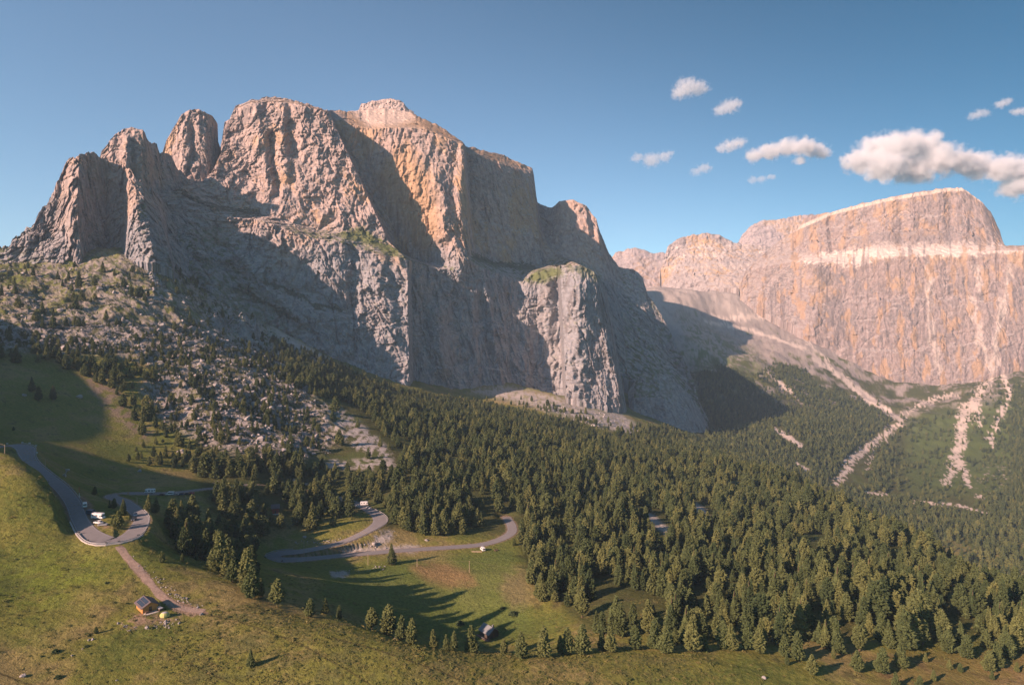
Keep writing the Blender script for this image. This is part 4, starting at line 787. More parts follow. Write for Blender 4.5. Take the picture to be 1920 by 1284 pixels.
# the far wood across the valley
qx, qy = jitter_grid(300, 2300, 900, 2500, 7.2)
qz = zat(qx, qy); qpx, qpy = proj(qx, qy, qz); wx_ = qpx + 14 * noise(qx / 60, qy / 60, 0 * qx, 8); wy_ = qpy + 9 * noise(qx / 50, qy / 50, 0 * qx, 9)
FAR = [(1300,705),(1350,690),(1400,705),(1440,690),(1490,680),(1530,720),(1600,745),(1650,770),(1685,795),(1600,862),(1560,908),(1640,925),(1720,930),(1760,940),(1800,965),(1850,930),(1940,900),(1940,1140),(1300,1140),(1250,830),(1330,840)]
FARS = [(1640,830),(1700,790),(1780,780),(1830,720),(1940,720),(1940,920),(1850,930),(1760,940),(1620,925)]
cq = noise(qx / 70, qy / 70, 0 * qx, 15) + 0.6 * noise(qx / 25, qy / 25, 0 * qx, 16)
dq = np.where(poly_sd(wx_, wy_, FAR) < 0, 0.75 + 0.5 * cq, 0); dq = np.where(poly_sd(wx_, wy_, FARS) < 0, 0.10 + 0.25 * cq + 0.5 * sstep(1690, 1640, qpx) + 0.5 * sstep(1870, 1910, qpx), dq)
dq = np.where(poly_sd(wx_, wy_, [(1410,700),(1460,710),(1510,765),(1480,770),(1420,740)]) < 0, 0.1, dq); dq = np.where(poly_sd(wx_, wy_, [(1760,1010),(1800,1000),(1830,1030),(1780,1060)]) < 0, 0.15, dq)
for pl, w in (([(1690,790),(1650,822),(1612,850),(1590,868),(1580,890),(1566,906)], 11), ([(1500,640),(1600,728),(1650,764),(1692,790)], 8), ([(1680,810),(1640,840),(1628,880)], 3), ([(1868,698),(1810,772),(1802,815),(1795,850),(1770,906)], 18), ([(1795,855),(1818,912)], 12), ([(1880,695),(1892,740),(1872,790),(1855,815),(1862,838)], 9), ([(1902,992),(1886,1012),(1908,1038)], 4), ([(1712,942),(1850,962)], 5), ([(1625,924),(1660,928)], 6), ([(1460,808),(1500,835)], 9), ([(1495,868),(1515,882)], 6)):
    dq = np.where(line_d(qpx, qpy, pl, w) < 1, 0.02, dq)
kp = (g.random(len(qx)) < dq) & (qpx < 1990) & (qy > 930); 
mainmask = poly_sd(qpx, qpy, MAIN) < 0; kp &= ~(mainmask & (qy < 1480))
qx, qy, qz = qx[kp], qy[kp], qz[kp]; qh = np.clip(g.normal(12.5, 3, len(qx)), 5, 20)
TINY = [low_tree(400 + i, 40, R, sh) for i, (sh, R) in enumerate([('cone', 0.14), ('cone', 0.17), ('egg', 0.17)])]
scatter("far_forest", np.stack([qx, qy, qz - 0.3], 1), np.stack([qh * 1.05, qh * 1.05, qh], 1), np.stack([0 * qh, 0 * qh, g.uniform(0, 6.28, len(qh))], 1), g.integers(0, 3, len(qh)), g.beta(2, 2.4, len(qh)), TINY, M_leaf, "far spruce wood covering the opposite valley side", "forest")
# boulders
def rock_geo(seed, sub=2):
    t = (1 + 5**0.5) / 2
    v = np.array([[-1,t,0],[1,t,0],[-1,-t,0],[1,-t,0],[0,-1,t],[0,1,t],[0,-1,-t],[0,1,-t],[t,0,-1],[t,0,1],[-t,0,-1],[-t,0,1]], float); v /= np.linalg.norm(v[0])
    f = [[0,11,5],[0,5,1],[0,1,7],[0,7,10],[0,10,11],[1,5,9],[5,11,4],[11,10,2],[10,7,6],[7,1,8],[3,9,4],[3,4,2],[3,2,6],[3,6,8],[3,8,9],[4,9,5],[2,4,11],[6,2,10],[8,6,7],[9,8,1]]
    v = [tuple(a) for a in v]
    for _ in range(sub):
        c = {}; nf = []
        def mid(a, b):
            k = (min(a, b), max(a, b))
            if k not in c:
                m_ = (np.array(v[a]) + np.array(v[b])) / 2; v.append(tuple(m_ / np.linalg.norm(m_))); c[k] = len(v) - 1
            return c[k]
        for a, b, d in f:
            x, y, z = mid(a, b), mid(b, d), mid(d, a); nf += [[a, x, z], [b, y, x], [d, z, y], [x, y, z]]
        f = nf
    v = np.array(v); r = np.random.default_rng(seed)
    for _ in range(9):                             # flat breaks
        nn = r.normal(size=3); nn /= np.linalg.norm(nn); dd = r.uniform(0.5, 0.85); s = v @ nn; v = v - np.maximum(s - dd, 0)[:, None] * nn
    v *= 1 + 0.13 * noise(v[:, 0] * 2, v[:, 1] * 2, v[:, 2] * 2 + seed)[:, None]
    return v * np.array([1, r.uniform(0.7, 1), r.uniform(0.6, 0.85)]), np.array(f)
ROCKS = []
for i in range(6):
    v, f = rock_geo(500 + i); mm = mesh_np("boulder", v, f); mm.materials.append(M_boulder); ROCKS.append(mm)
bx, by = jitter_grid(-900, 420, 520, 1500, 4.6); bz = zat(bx, by); bpx, bpy_ = proj(bx, by, bz)
BF = [(-60,606),(120,600),(330,606),(480,636),(560,690),(600,760),(640,840),(570,870),(470,870),(390,840),(300,790),(265,730),(310,690),(200,668),(60,662),(-60,657)]
UP = [(-60,490),(330,480),(480,600),(600,690),(480,640),(330,606),(-60,606)]
cb = noise(bx / 30, by / 30, 0 * bx, 25) + 0.5 * noise(bx / 11, by / 11, 0 * bx, 26)
db = np.where(poly_sd(bpx, bpy_, BF) < 0, 0.52 + 0.5 * cb, 0); db = np.where(poly_sd(bpx, bpy_, UP) < 0, 0.22 + 0.3 * cb, db)
TAL = [(930,742),(1040,755),(1100,768),(1165,780),(1215,815),(1265,832),(1190,822),(1100,795),(1020,775),(960,760)]
db = np.where(poly_sd(bpx, bpy_, TAL) < 0, 0.16 + 0.3 * cb, db)
kp = g.random(len(bx)) < db; bx, by, bz, bpx, bpy_ = bx[kp], by[kp], bz[kp], bpx[kp], bpy_[kp]
bs = np.clip(g.lognormal(-0.1, 0.66, len(bx)), 0.4, 5.0)
bo = np.argsort(np.where(bpx > 0, bs / by, 0))[::-1]
def boulder(x, y, z, s, i, label, group, rz=None):
    o = obj("boulder", ROCKS[i % 6], None, None, (x, y, z + 0.15 * s)); o.scale = (s, s, s); o.rotation_euler = (g.uniform(-0.3, 0.3), g.uniform(-0.3, 0.3), g.uniform(0, 6.28))
    return tag(o, label, "boulder", group)
for q, i in enumerate(bo[:255]):
    boulder(bx[i], by[i], bz[i], bs[i], q, "pale angular limestone boulder lying in the rockfall below the towers", "boulders of the rockfall")
rr = bo[255:]
scatter("boulder_field", np.stack([bx[rr], by[rr], bz[rr] + 0.1 * bs[rr]], 1), np.stack([bs[rr]] * 3, 1), g.uniform(-3, 3, (len(rr), 3)), g.integers(0, 6, len(rr)), 0 * bs[rr], ROCKS, M_boulder, "countless smaller limestone blocks of the rockfall", "rocks")
for i, (px, py, rp, lab) in enumerate(((554,902,6.5,"big pale rounded boulder between the trees above the cabins"),(575,908,4,"smaller pale boulder just right of the big rounded one"),(559,925,6,"grey shaded boulder under the big rounded one"),(378,1152,4.5,"white stone at the end of the dirt track"),(43,1268,7,"grey boulder at the lower left corner of the meadow"),
        (571,1007,4.5,"pale boulder above the hairpin of the lower road"),(167,1200,3.5,"left of two pale stones beside the bushy pine"),(173,1199,3.5,"right of two pale stones beside the bushy pine"),(135,1229,3,"pale flat stone in the left meadow"),(155,1216,2.5,"thin pale stone beside the small shrub"),(219,1275,2.5,"small white stone low in the left meadow"),(350,1122,3,"pale stone in the shade right of the dirt track"),
        (262,884,5,"broad pale boulder on the lit meadow above the camper"),(515,882,8,"large grey boulder at the foot of the rockfall"),(340,848,8,"grey boulder in front of the lit meadow pines"),(507,755,9,"sharp fin shaped boulder in the rockfall"),(800,1013,4,"brown boulder on the verge above the lower road"),(702,1020,6,"tan block above the lower road"),(1432,1271,5,"dark split rock in the lower right meadow"),
        (740,1198,3,"stone at the foot of the front row"),(45,742,5,"grey boulder on the shaded slope between lone pines"),(148,745,7,"grey crag in the slope beside the brown slide"))):
    gh = hit(px, py)
    if gh: boulder(*gh, rp / F * gh[1], i, lab, None)
vx, vy = jitter_grid(-900, 160, 540, 1250, 4.2); vz = zat(vx, vy); vpx, vpy = proj(vx, vy, vz)
cv2 = noise(vx / 26, vy / 26, 0 * vx, 45) + 0.5 * noise(vx / 9, vy / 9, 0 * vx, 46)
dv = np.where(poly_sd(vpx, vpy, BF) < 0, 0.30 + 0.7 * cv2, 0); dv = np.where(poly_sd(vpx, vpy, [(-60,500),(60,510),(330,500),(480,600),(640,690),(600,700),(480,645),(330,606),(-60,606)]) < 0, 0.24 + 0.6 * cv2, dv)
kp = g.random(len(vx)) < dv; vx, vy, vz = vx[kp], vy[kp], vz[kp]; vs = np.clip(g.lognormal(0.55, 0.4, len(vx)), 0.7, 4)
LB = []
for i in range(4):
    v, f = bush_geo(240 + i, 18); mm = mesh_np("dwarf", v, f); mm.materials.append(M_leaf); LB.append(mm)
scatter("dwarf_pine", np.stack([vx, vy, vz - 0.1], 1), np.stack([vs, vs, vs * 0.8], 1), np.stack([0 * vs, 0 * vs, g.uniform(0, 6.28, len(vs))], 1), g.integers(0, 4, len(vs)), g.beta(1.4, 3, len(vs)), LB, M_leaf, "low dark dwarf pine scrub between the boulders", "scrub")
# rough stones along road banks, clearings and the trail
sx, sy = [], []
for pl, n_, sp in (([(590,1020),(700,1022),(790,1026)], 90, 5), ([(690,1020),(735,1000)], 60, 8), ([(245,1045),(300,1090),(330,1118),(375,1140)], 90, 5), ([(222,1166),(245,1182),(300,1172),(335,1168)], 70, 6), ([(1200,958),(1260,1003)], 60, 6), ([(1300,945),(1325,970)], 40, 8), ([(625,1075),(690,1068),(720,1062)], 60, 4), ([(555,1018),(640,1012)], 50, 4), ([(400,905),(430,898)], 30, 3), ([(1220,945),(1440,1000)], 60, 25)):
    q = np.asarray(pl, float); t = g.random(n_) * (len(q) - 1); i = t.astype(int); t -= i
    w = q[i] * (1 - t[:, None]) + q[i + 1] * t[:, None] + g.normal(size=(n_, 2)) * np.array([sp, sp * 0.6])
    for a, b in w:
        gh = hit(a, b)
        if gh: sx.append(gh)
sx = np.array(sx); d_ = np.sqrt(((sx[:, None, 0] - road_c[None, ::3, 0])**2 + (sx[:, None, 1] - road_c[None, ::3, 1])**2).min(1)); sx = sx[d_ > 5.2]
ss = np.clip(g.lognormal(-1.25, 0.5, len(sx)), 0.12, 1.2)
scatter("loose_stones", sx, np.stack([ss] * 3, 1), g.uniform(-3, 3, (len(sx), 3)), g.integers(0, 6, len(sx)), 0 * ss, ROCKS, M_boulder, "loose stones along the road banks and the dirt track", "stones")
# heath clumps over the front meadow and grass tufts over the pastures
hx_, hy_ = jitter_grid(-330, 330, 150, 345, 1.25); hz_ = zat(hx_, hy_); hpx, hpy = proj(hx_, hy_, hz_)
nh = noise(hx_ / 14, hy_ / 14, 0 * hx_, 33) + 0.6 * noise(hx_ / 5, hy_ / 5, 0 * hx_, 34)
HE = [(385,1148),(480,1130),(600,1165),(800,1215),(1000,1230),(1330,1220),(1400,1300),(560,1300),(330,1300),(300,1180)]
ins = poly_sd(hpx, hpy, HE); dh = np.where(ins < 0, 0.68 + 0.4 * nh, 0.12 + 0.22 * nh); dh = np.where(poly_sd(hpx, hpy, [(215,1160),(250,1145),(300,1150),(385,1150),(385,1165),(300,1190),(250,1190)]) < 0, 0.35, dh)
TRW = spline([hit(*t) for t in TRAIL], 1.5); td = np.sqrt(((hx_[:, None] - TRW[None, :, 0])**2 + (hy_[:, None] - TRW[None, :, 1])**2).min(1))
kp = (g.random(len(hx_)) < dh) & (hpx > -30) & (hpx < 1950) & (td > 3.2) & (np.hypot(hx_ - hit(276,1140)[0], hy_ - hit(276,1140)[1]) > 6)
hd = np.sqrt(((hx_[kp][:, None] - road_c[None, ::3, 0])**2 + (hy_[kp][:, None] - road_c[None, ::3, 1])**2).min(1)); idx_ = np.where(kp)[0][hd > 5.5]
hx_, hy_, hz_ = hx_[idx_], hy_[idx_], hz_[idx_]; hs = np.clip(g.lognormal(-0.62, 0.42, len(hx_)), 0.2, 1.5)
HB = []
for i in range(4):
    v, f = bush_geo(220 + i, 14); mm = mesh_np("clump", v, f); mm.materials.append(M_bush); HB.append(mm)
scatter("heath_clumps", np.stack([hx_, hy_, hz_], 1), np.stack([hs, hs, hs * 0.7], 1), np.stack([0 * hs, 0 * hs, g.uniform(0, 6.28, len(hs))], 1), g.integers(0, 4, len(hs)), g.beta(1.6, 1.6, len(hs)), HB, M_bush, "low brownish heath and grass clumps over the front meadow", "heath")
print("COUNTS forest", len(rest), "far", len(qx), "boulders", len(rr), "heath", len(hx_), "stones", len(sx))
# ------------------------------------------------------------------ roads
def strip(offs_l, offs_r, i0, i1, dz, jag=0.0):
    c = road_c[i0:i1]; t = np.gradient(c[:, :2], axis=0); t /= np.linalg.norm(t, axis=1)[:, None]; nn = np.stack([-t[:, 1], t[:, 0]], 1)
    a = np.stack([c[:, 0] + nn[:, 0] * offs_l, c[:, 1] + nn[:, 1] * offs_l, c[:, 2] + dz], 1); b = np.stack([c[:, 0] + nn[:, 0] * offs_r, c[:, 1] + nn[:, 1] * offs_r, c[:, 2] + dz], 1)
    return a, b
def ridx(px, py, Y): return int(np.argmin(((road_c - np.array(P(px, py, Y)))**2).sum(1)))
NR = len(road_c)
wob = noise(np.arange(NR) / 9.0, np.zeros(NR), np.zeros(NR), 61) * 0.3
hair = sum(np.exp(-((road_c[:, 0] - P(*q)[0])**2 + (road_c[:, 1] - P(*q)[1])**2) / (2 * 14.0**2)) for q in ((205,1014,299), (47,840,445), (508,1040,416), (712,975,477)))
def road_mesh():
    a, b = strip((3.6 + wob + 1.9 * hair), (-3.6 + wob * 0.6 - 1.9 * hair), 0, NR, 0.05)
    V = np.concatenate([np.stack([a, b], 1)], 0).reshape(-1, 3); f = [[2 * i, 2 * i + 1, 2 * i + 3, 2 * i + 2] for i in range(NR - 1)]
    return mesh_np("road", V, f, True)
road = tag(obj("road", road_mesh(), M_asphalt), "grey asphalt pass road winding in hairpins", "road", kind="structure")
V = []; f = []
for o0, o1 in ((1, 1), (-1, -1)):
    a, b = strip(o0 * (3.15 + 1.7 * hair) + 0.05, o0 * (3.15 + 1.7 * hair) - 0.05, 0, NR, 0.056); k = len(V)
    for i in range(NR): V += [a[i], b[i]]
    f += [[k + 2 * i, k + 2 * i + 1, k + 2 * i + 3, k + 2 * i + 2] for i in range(NR - 1)]
obj("edge_line", mesh_np("edge_line", V, f), mat("worn line paint", (0.42, 0.41, 0.40), 0.8, var=0.3, vscale=0.3), road)
# dirt track
c = TRW.copy(); tt = np.gradient(c[:, :2], axis=0); tt /= np.linalg.norm(tt, axis=1)[:, None] + 1e-9; nn = np.stack([-tt[:, 1], tt[:, 0]], 1)
w_ = 1.6 + 0.8 * noise(np.arange(len(c)) / 6.0, 0 * c[:, 0], 0 * c[:, 0], 9); rows = []
for q in (-1, -0.5, 0, 0.5, 1):
    x, y = c[:, 0] + nn[:, 0] * w_ * q, c[:, 1] + nn[:, 1] * w_ * q; rows.append(np.stack([x, y, zat(x, y) + 0.09 - 0.05 * abs(q)], 1))
V = np.stack(rows, 1)
tag(obj("dirt_track", mesh_np("dirt_track", V.reshape(-1, 3), grid_faces(len(c), 5), True), M_dirt), "pale dirt track from the hairpin down past the wooden hut", "track", kind="structure")

# ------------------------------------------------------------------ mesh kit for built things
class MB:
    def __init__(s): s.v = []; s.f = []
    def add(s, v, f):
        k = len(s.v); s.v += [tuple(a) for a in v]; s.f += [[i + k for i in q] for q in f]; return s
    def box(s, x0, x1, y0, y1, z0, z1, bev=0.0):
        b = bev; v = []
        for z, i in ((z0, b), (z0 + b, 0), (z1 - b, 0), (z1, b)) if b else ((z0, 0), (z1, 0)):
            v += [(x0 + i, y0 + i, z), (x1 - i, y0 + i, z), (x1 - i, y1 - i, z), (x0 + i, y1 - i, z)]
        n = len(v) // 4; f = [[3, 2, 1, 0], [4 * (n - 1) + j for j in range(4)]]
        for r in range(n - 1):
            for j in range(4): f.append([4 * r + j, 4 * r + (j + 1) % 4, 4 * r + 4 + (j + 1) % 4, 4 * r + 4 + j])
        return s.add(v, f)
    def prism(s, prof, hw, inset=None):            # side profile in x, z swept across y with a rounded edge
        n = len(prof); inset = inset or [0.0] * n; cx = sum(p[0] for p in prof) / n; cz = sum(p[1] for p in prof) / n; v = []
        for y, sh in ((-1, 0.94), (-1, 1), (1, 1), (1, 0.94)):
            e = 0.05 if sh == 1 else 0
            for (x, z), i_ in zip(prof, inset): v.append((cx + (x - cx) * sh, y * (hw - i_ - e), cz + (z - cz) * sh))
        f = [list(range(n))[::-1] if False else list(range(n)), [3 * n + j for j in range(n)][::-1]]
        for r in range(3):
            for j in range(n): f.append([r * n + j, r * n + n + j, r * n + n + (j + 1) % n, r * n + (j + 1) % n])
        return s.add(v, f)
    def cyl(s, p0, p1, r0, r1=None, k=10):
        p0, p1 = np.array(p0, float), np.array(p1, float); d = p1 - p0; d /= np.linalg.norm(d); r1 = r0 if r1 is None else r1
        a = np.cross(d, [0, 0, 1]) if abs(d[2]) < 0.9 else np.cross(d, [1, 0, 0]); a /= np.linalg.norm(a); b = np.cross(d, a); v = []
        for p, r in ((p0, r0), (p1, r1)):
            for j in range(k):
                t = j / k * 2 * math.pi; v.append(p + r * (math.cos(t) * a + math.sin(t) * b))
        f = [list(range(k))[::-1], [k + j for j in range(k)]] + [[j, (j + 1) % k, k + (j + 1) % k, k + j] for j in range(k)]
        return s.add(v, f)
    def quad(s, *p): return s.add(p, [[0, 1, 2, 3]])
    def build(s, name, m, parent=None, loc=None):
        me = bpy.data.meshes.new(name); me.from_pydata([tuple(map(float, a)) for a in s.v], [], s.f); me.update(); return obj(name, me, m, parent, loc)
def thing(name, label, cat, loc, rz=0.0, group=None):
    e = bpy.data.objects.new(name, None); COL.objects.link(e); e.location = loc; e.rotation_euler = (0, 0, rz); e.empty_display_size = 0.5
    return tag(e, label, cat, group)
def copy_tree(o, parent=None):
    c = o.copy(); COL.objects.link(c)
    if parent is not None: c.parent = parent
    for ch in list(o.children): copy_tree(ch, c)
    return c
def wheels(t, xs, hw, r):
    for x in xs:
        for s_ in (-1, 1):
            w = MB().cyl((x, s_ * (hw - 0.2), r), (x, s_ * (hw + 0.02), r), r, k=14).build("wheel", M_tyre, t)
            MB().cyl((x, s_ * (hw + 0.005), r), (x, s_ * (hw + 0.035), r), r * 0.6, k=12).build("rim", M_steel, w)
def motorhome(label, loc, rz, group=None, L=6.4, paint=None):
    t = thing("motorhome", label, "motorhome", loc, rz, group); paint = paint or M_white; a = L / 6.4; X = lambda x: x * a
    MB().prism([(X(-3.1), .45), (X(-3.15), 2.7), (X(-2.95), 2.9), (X(2.0), 2.9), (X(2.75), 2.75), (X(2.9), 2.3), (X(2.25), 1.95), (X(2.6), 1.3), (X(3.1), 1.1), (X(3.2), .45)], 1.1).build("body", paint, t)
    for s_ in (-1, 1):
        for x0, x1 in ((-2.5, -1.6), (-0.6, 0.5)): MB().box(X(x0), X(x1), s_ * 1.1 - 0.02, s_ * 1.1 + 0.02, 1.55, 2.15).build("window", M_glass, t)
        MB().box(X(1.55), X(2.2), s_ * 1.1 - 0.02, s_ * 1.1 + 0.02, 1.25, 1.8).build("cab_window", M_glass, t)
    MB().add([(X(2.33), -.9, 1.9), (X(2.33), .9, 1.9), (X(2.68), .95, 1.32), (X(2.68), -.95, 1.32)], [[0, 1, 2, 3]]).build("windscreen", M_glass, t)
    MB().box(X(-3.19), X(-3.15), -.6, .6, 1.6, 2.2).build("rear_window", M_glass, t)
    MB().box(X(-1.2), X(-.5), -.35, .35, 2.9, 2.98).build("roof_hatch", M_silver, t)
    wheels(t, (X(-1.9), X(2.2)), 1.08, .36); return t
def van(label, loc, rz, paint, group=None, L=5.2, name="van"):
    t = thing(name, label, "van", loc, rz, group); a = L / 5.2; X = lambda x: x * a
    MB().prism([(X(-2.55), .4), (X(-2.6), 2.2), (X(-2.4), 2.42), (X(1.2), 2.42), (X(1.95), 1.4), (X(2.5), 1.15), (X(2.6), .4)], 0.98, [0, 0, .08, .08, 0, 0, 0]).build("body", paint, t)
    for s_ in (-1, 1): MB().box(X(-2.2), X(1.3), s_ * .97 - 0.02, s_ * .97 + 0.02, 1.4, 1.95).build("window", M_glass, t)
    MB().add([(X(1.3), -.78, 2.34), (X(1.3), .78, 2.34), (X(1.98), .84, 1.43), (X(1.98), -.84, 1.43)], [[0, 1, 2, 3]]).build("windscreen", M_glass, t)
    MB().box(X(-2.64), X(-2.6), -.75, .75, 1.4, 2.0).build("rear_window", M_glass, t)
    wheels(t, (X(-1.6), X(1.7)), .96, .34); return t
def car(label, loc, rz, paint, group=None):
    t = thing("car", label, "car", loc, rz, group)
    MB().prism([(-2.1, .3), (-2.15, .8), (-2.0, 1.0), (.95, 1.0), (1.9, .85), (2.15, .6), (2.1, .3)], .9).build("body", paint, t)
    MB().prism([(-1.85, .98), (-1.35, 1.42), (.25, 1.44), (1.05, .98)], .82, [0, .12, .12, 0]).build("window", M_glass, t)
    MB().prism([(-1.4, 1.41), (-1.3, 1.47), (.2, 1.49), (.32, 1.43)], .70).build("roof", paint, t)
    for s_ in (-1, 1):
        MB().box(2.02, 2.14, s_ * .62 - .16, s_ * .62 + .16, .62, .76).build("headlight", M_white, t)
        MB().box(-2.16, -2.08, s_ * .62 - .16, s_ * .62 + .16, .72, .88).build("tail_light", M_red, t)
    wheels(t, (-1.3, 1.35), .88, .32); return t
def on_ground(px, py, dz=0.0):
    g_ = hit(px, py); return (g_[0], g_[1], float(zat(g_[0], g_[1])) + dz)
def on_road(px, py):
    g_ = hit(px, py); i = int(np.argmin((road_c[:, 0] - g_[0])**2 + (road_c[:, 1] - g_[1])**2)); return (g_[0], g_[1], road_c[i, 2] + 0.06)
R_ = math.radians
PK = "vehicles parked inside the hairpin"
van("small white camper van parked topmost inside the hairpin, seen from behind", on_ground(159, 950), R_(125), M_white, PK, 4.8)
van("dark blue van parked between two white campers inside the hairpin", on_ground(171, 964), R_(-12), M_blue, PK, 5.0)
motorhome("long white motorhome parked beside the dark blue van inside the hairpin", on_ground(184, 972), R_(-8), PK, 6.6)
car("white car parked just below the long motorhome", on_ground(184, 981), R_(170), M_white, PK)
car("silver car parked lowest inside the hairpin", on_ground(193, 985), R_(12), M_silver, PK)
car("silver grey car driving down into the hairpin, the upper of two", on_road(254, 967), R_(-60), M_silver)
car("black car driving in the hairpin right behind the silver grey one", on_road(251, 975.5), R_(-75), M_dark)
PR = "vehicles along the upper road"
motorhome("white motorhome with overcab on the upper road beside the lit meadow", on_road(281, 924.5), R_(180), PR, 6.6)
car("dark car parked on the upper road just behind the white motorhome", on_ground(302, 928.8), R_(182), M_dark, PR)
van("white van heading the row of cars on the upper road", on_ground(319, 927.8), R_(185), M_white, PR, 5.0)
car("silver car behind the white van on the upper road", on_ground(329, 928.0), R_(185), M_silver, PR)
car("blue car in the middle of the row on the upper road", on_ground(339, 927.6), R_(186), M_blue, PR)
car("black car near the right end of the row on the upper road", on_ground(350, 927.0), R_(187), M_dark, PR)
car("red car at the right end of the row on the upper road", on_ground(358, 925.8), R_(188), M_red, PR)
PB = "vehicles at the upper bend among the trees"
motorhome("white motorhome standing at the far bend among the trees", on_ground(683, 946.5), R_(10), PB, 6.2)
car("white car on the left side of the bend among the trees", on_ground(671, 949.5), R_(170), M_white, PB)
car("silver car nearest the guard rail at the bend among the trees", on_ground(691, 952.5), R_(-35), M_silver, PB)
van("white van parked on the lay-by of the straight lower road", on_ground(905, 1031.5), R_(115), M_white, None, 5.0)

def ribbon(name, pts_, h0, h1, thick, m, parent=None):
    p = np.asarray(pts_); t = np.gradient(p[:, :2], axis=0); t /= np.linalg.norm(t, axis=1)[:, None] + 1e-9; nn = np.stack([-t[:, 1], t[:, 0]], 1) * thick / 2
    V = []; n_ = len(p)
    for i in range(n_):
        for s_, h in ((1, h0), (1, h1), (-1, h1), (-1, h0)): V.append((p[i, 0] + s_ * nn[i, 0], p[i, 1] + s_ * nn[i, 1], p[i, 2] + h))
    f = [[4 * i + j, 4 * i + (j + 1) % 4, 4 * i + 4 + (j + 1) % 4, 4 * i + 4 + j] for i in range(n_ - 1) for j in range(4)] + [[3, 2, 1, 0], [4 * n_ - 4 + j for j in range(4)]]
    b = MB(); b.add(V, f); return b.build(name, m, parent)
def offset_line(i0, i1, off):
    c = road_c; t = np.gradient(c[:, :2], axis=0); t /= np.linalg.norm(t, axis=1)[:, None]; q = c.copy(); q[:, 0] -= t[:, 1] * off * (1 + 0 * hair) + t[:, 1] * np.sign(off) * 1.8 * hair; q[:, 1] += t[:, 0] * off + t[:, 0] * np.sign(off) * 1.8 * hair
    return q[i0:i1]
post0 = None
def guardrail(label, a, b, off):
    global post0
    L_ = offset_line(ridx(*a), ridx(*b), off); o = L_[len(L_) // 2]
    t = thing("guard_rail", label, "guard rail", tuple(o), 0, "guard rails of the pass road"); q = L_ - o
    ribbon("rail", q, 0.42, 0.78, 0.10, M_steel, t)
    for i in range(0, len(q), max(2, len(q) // 16)):
        if post0 is None: post0 = MB().box(-.07, .07, -.07, .07, -0.6, 0.72)
        if isinstance(post0, MB): p_ = post0.build("post", M_steel, t); post0 = p_
        else: p_ = post0.copy(); COL.objects.link(p_); p_.parent = t
        p_.location = tuple(q[i])
guardrail("steel guard rail curving round the uppermost left bend", (28,834,452), (140,950,342), 3.9)
guardrail("steel guard rail on the white wall round the parking hairpin", (165,997,310), (255,958,352), -3.7)
guardrail("steel guard rail round the right hand bend between the trees", (690,955,505), (600,1027,428), 3.8)
guardrail("steel guard rail round the left end of the lower hairpin", (545,1035,421), (530,1048,411), -3.7)
W_ = offset_line(ridx(150,975,326), ridx(250,1000,312), -4.25); o = W_[len(W_) // 2]
ws = thing("retaining_wall", "pale curved retaining wall under the parking hairpin", "wall", tuple(o)); ribbon("wall_face", W_ - o, -2.6, 0.10, 0.45, M_concrete, ws); ribbon("coping", W_ - o, 0.104, 0.24, 0.6, M_concrete, ws)
# chevron boards
def chevron(label, loc, rz, group, h=1.2):
    t = thing("chevron_sign", label, "road sign", loc, rz, group)
    MB().cyl((0, 0, -0.3), (0, 0, h + 0.5), 0.05, k=8).build("post", M_steel, t)
    p = MB().box(-.65, .65, -.10, -.06, h, h + .75).build("panel", M_white, t)
    b = MB()
    for x in (-.38, .05, .48): b.quad((x - .22, -.104, h + .05), (x - .06, -.104, h + .05), (x + .12, -.104, h + .375), (x - .04, -.104, h + .375)).quad((x - .04, -.104, h + .375), (x + .12, -.104, h + .375), (x - .06, -.104, h + .70), (x - .22, -.104, h + .70))
    b.build("arrow_mark", M_dark, p); MB().box(-.64, .64, -.058, -.03, h + .01, h + .74).build("back_plate", M_dark, t); return t
LW = offset_line(0, NR, 4.5); RW = offset_line(0, NR, -3.2)
for q, (st, lab) in enumerate((((10,836.5,451),"leftmost"),((28,834,452),"second"),((36,836,449),"third"),((47,840,445),"fourth"),((51,853,432),"fifth"))):
    p = LW[ridx(*st)]; chevron("white hairpin marker board, %s from the left round the uppermost bend" % lab, tuple(p), 0.2, "marker boards of the uppermost bend", 0.7)
for q, (st, lab) in enumerate((((165,997,310),"leftmost"),((185,1010,301),"second"),((205,1014,299),"third"),((215,1013,300),"fourth"),((240,1006,307),"rightmost"))):
    p = RW[ridx(*st)]; chevron("dark backed marker board, %s on the outer edge of parking hairpin" % lab, tuple(p), math.pi, "marker boards of the parking hairpin", 0.5)
for st, lab in (((511,1043,414), "left"), ((530,1048.5,411), "right")):
    p = RW[ridx(*st)]; chevron("dark marker board, the %s of two on the lower hairpin" % lab, tuple(p), math.pi, "marker boards of the lower hairpin", 0.5)
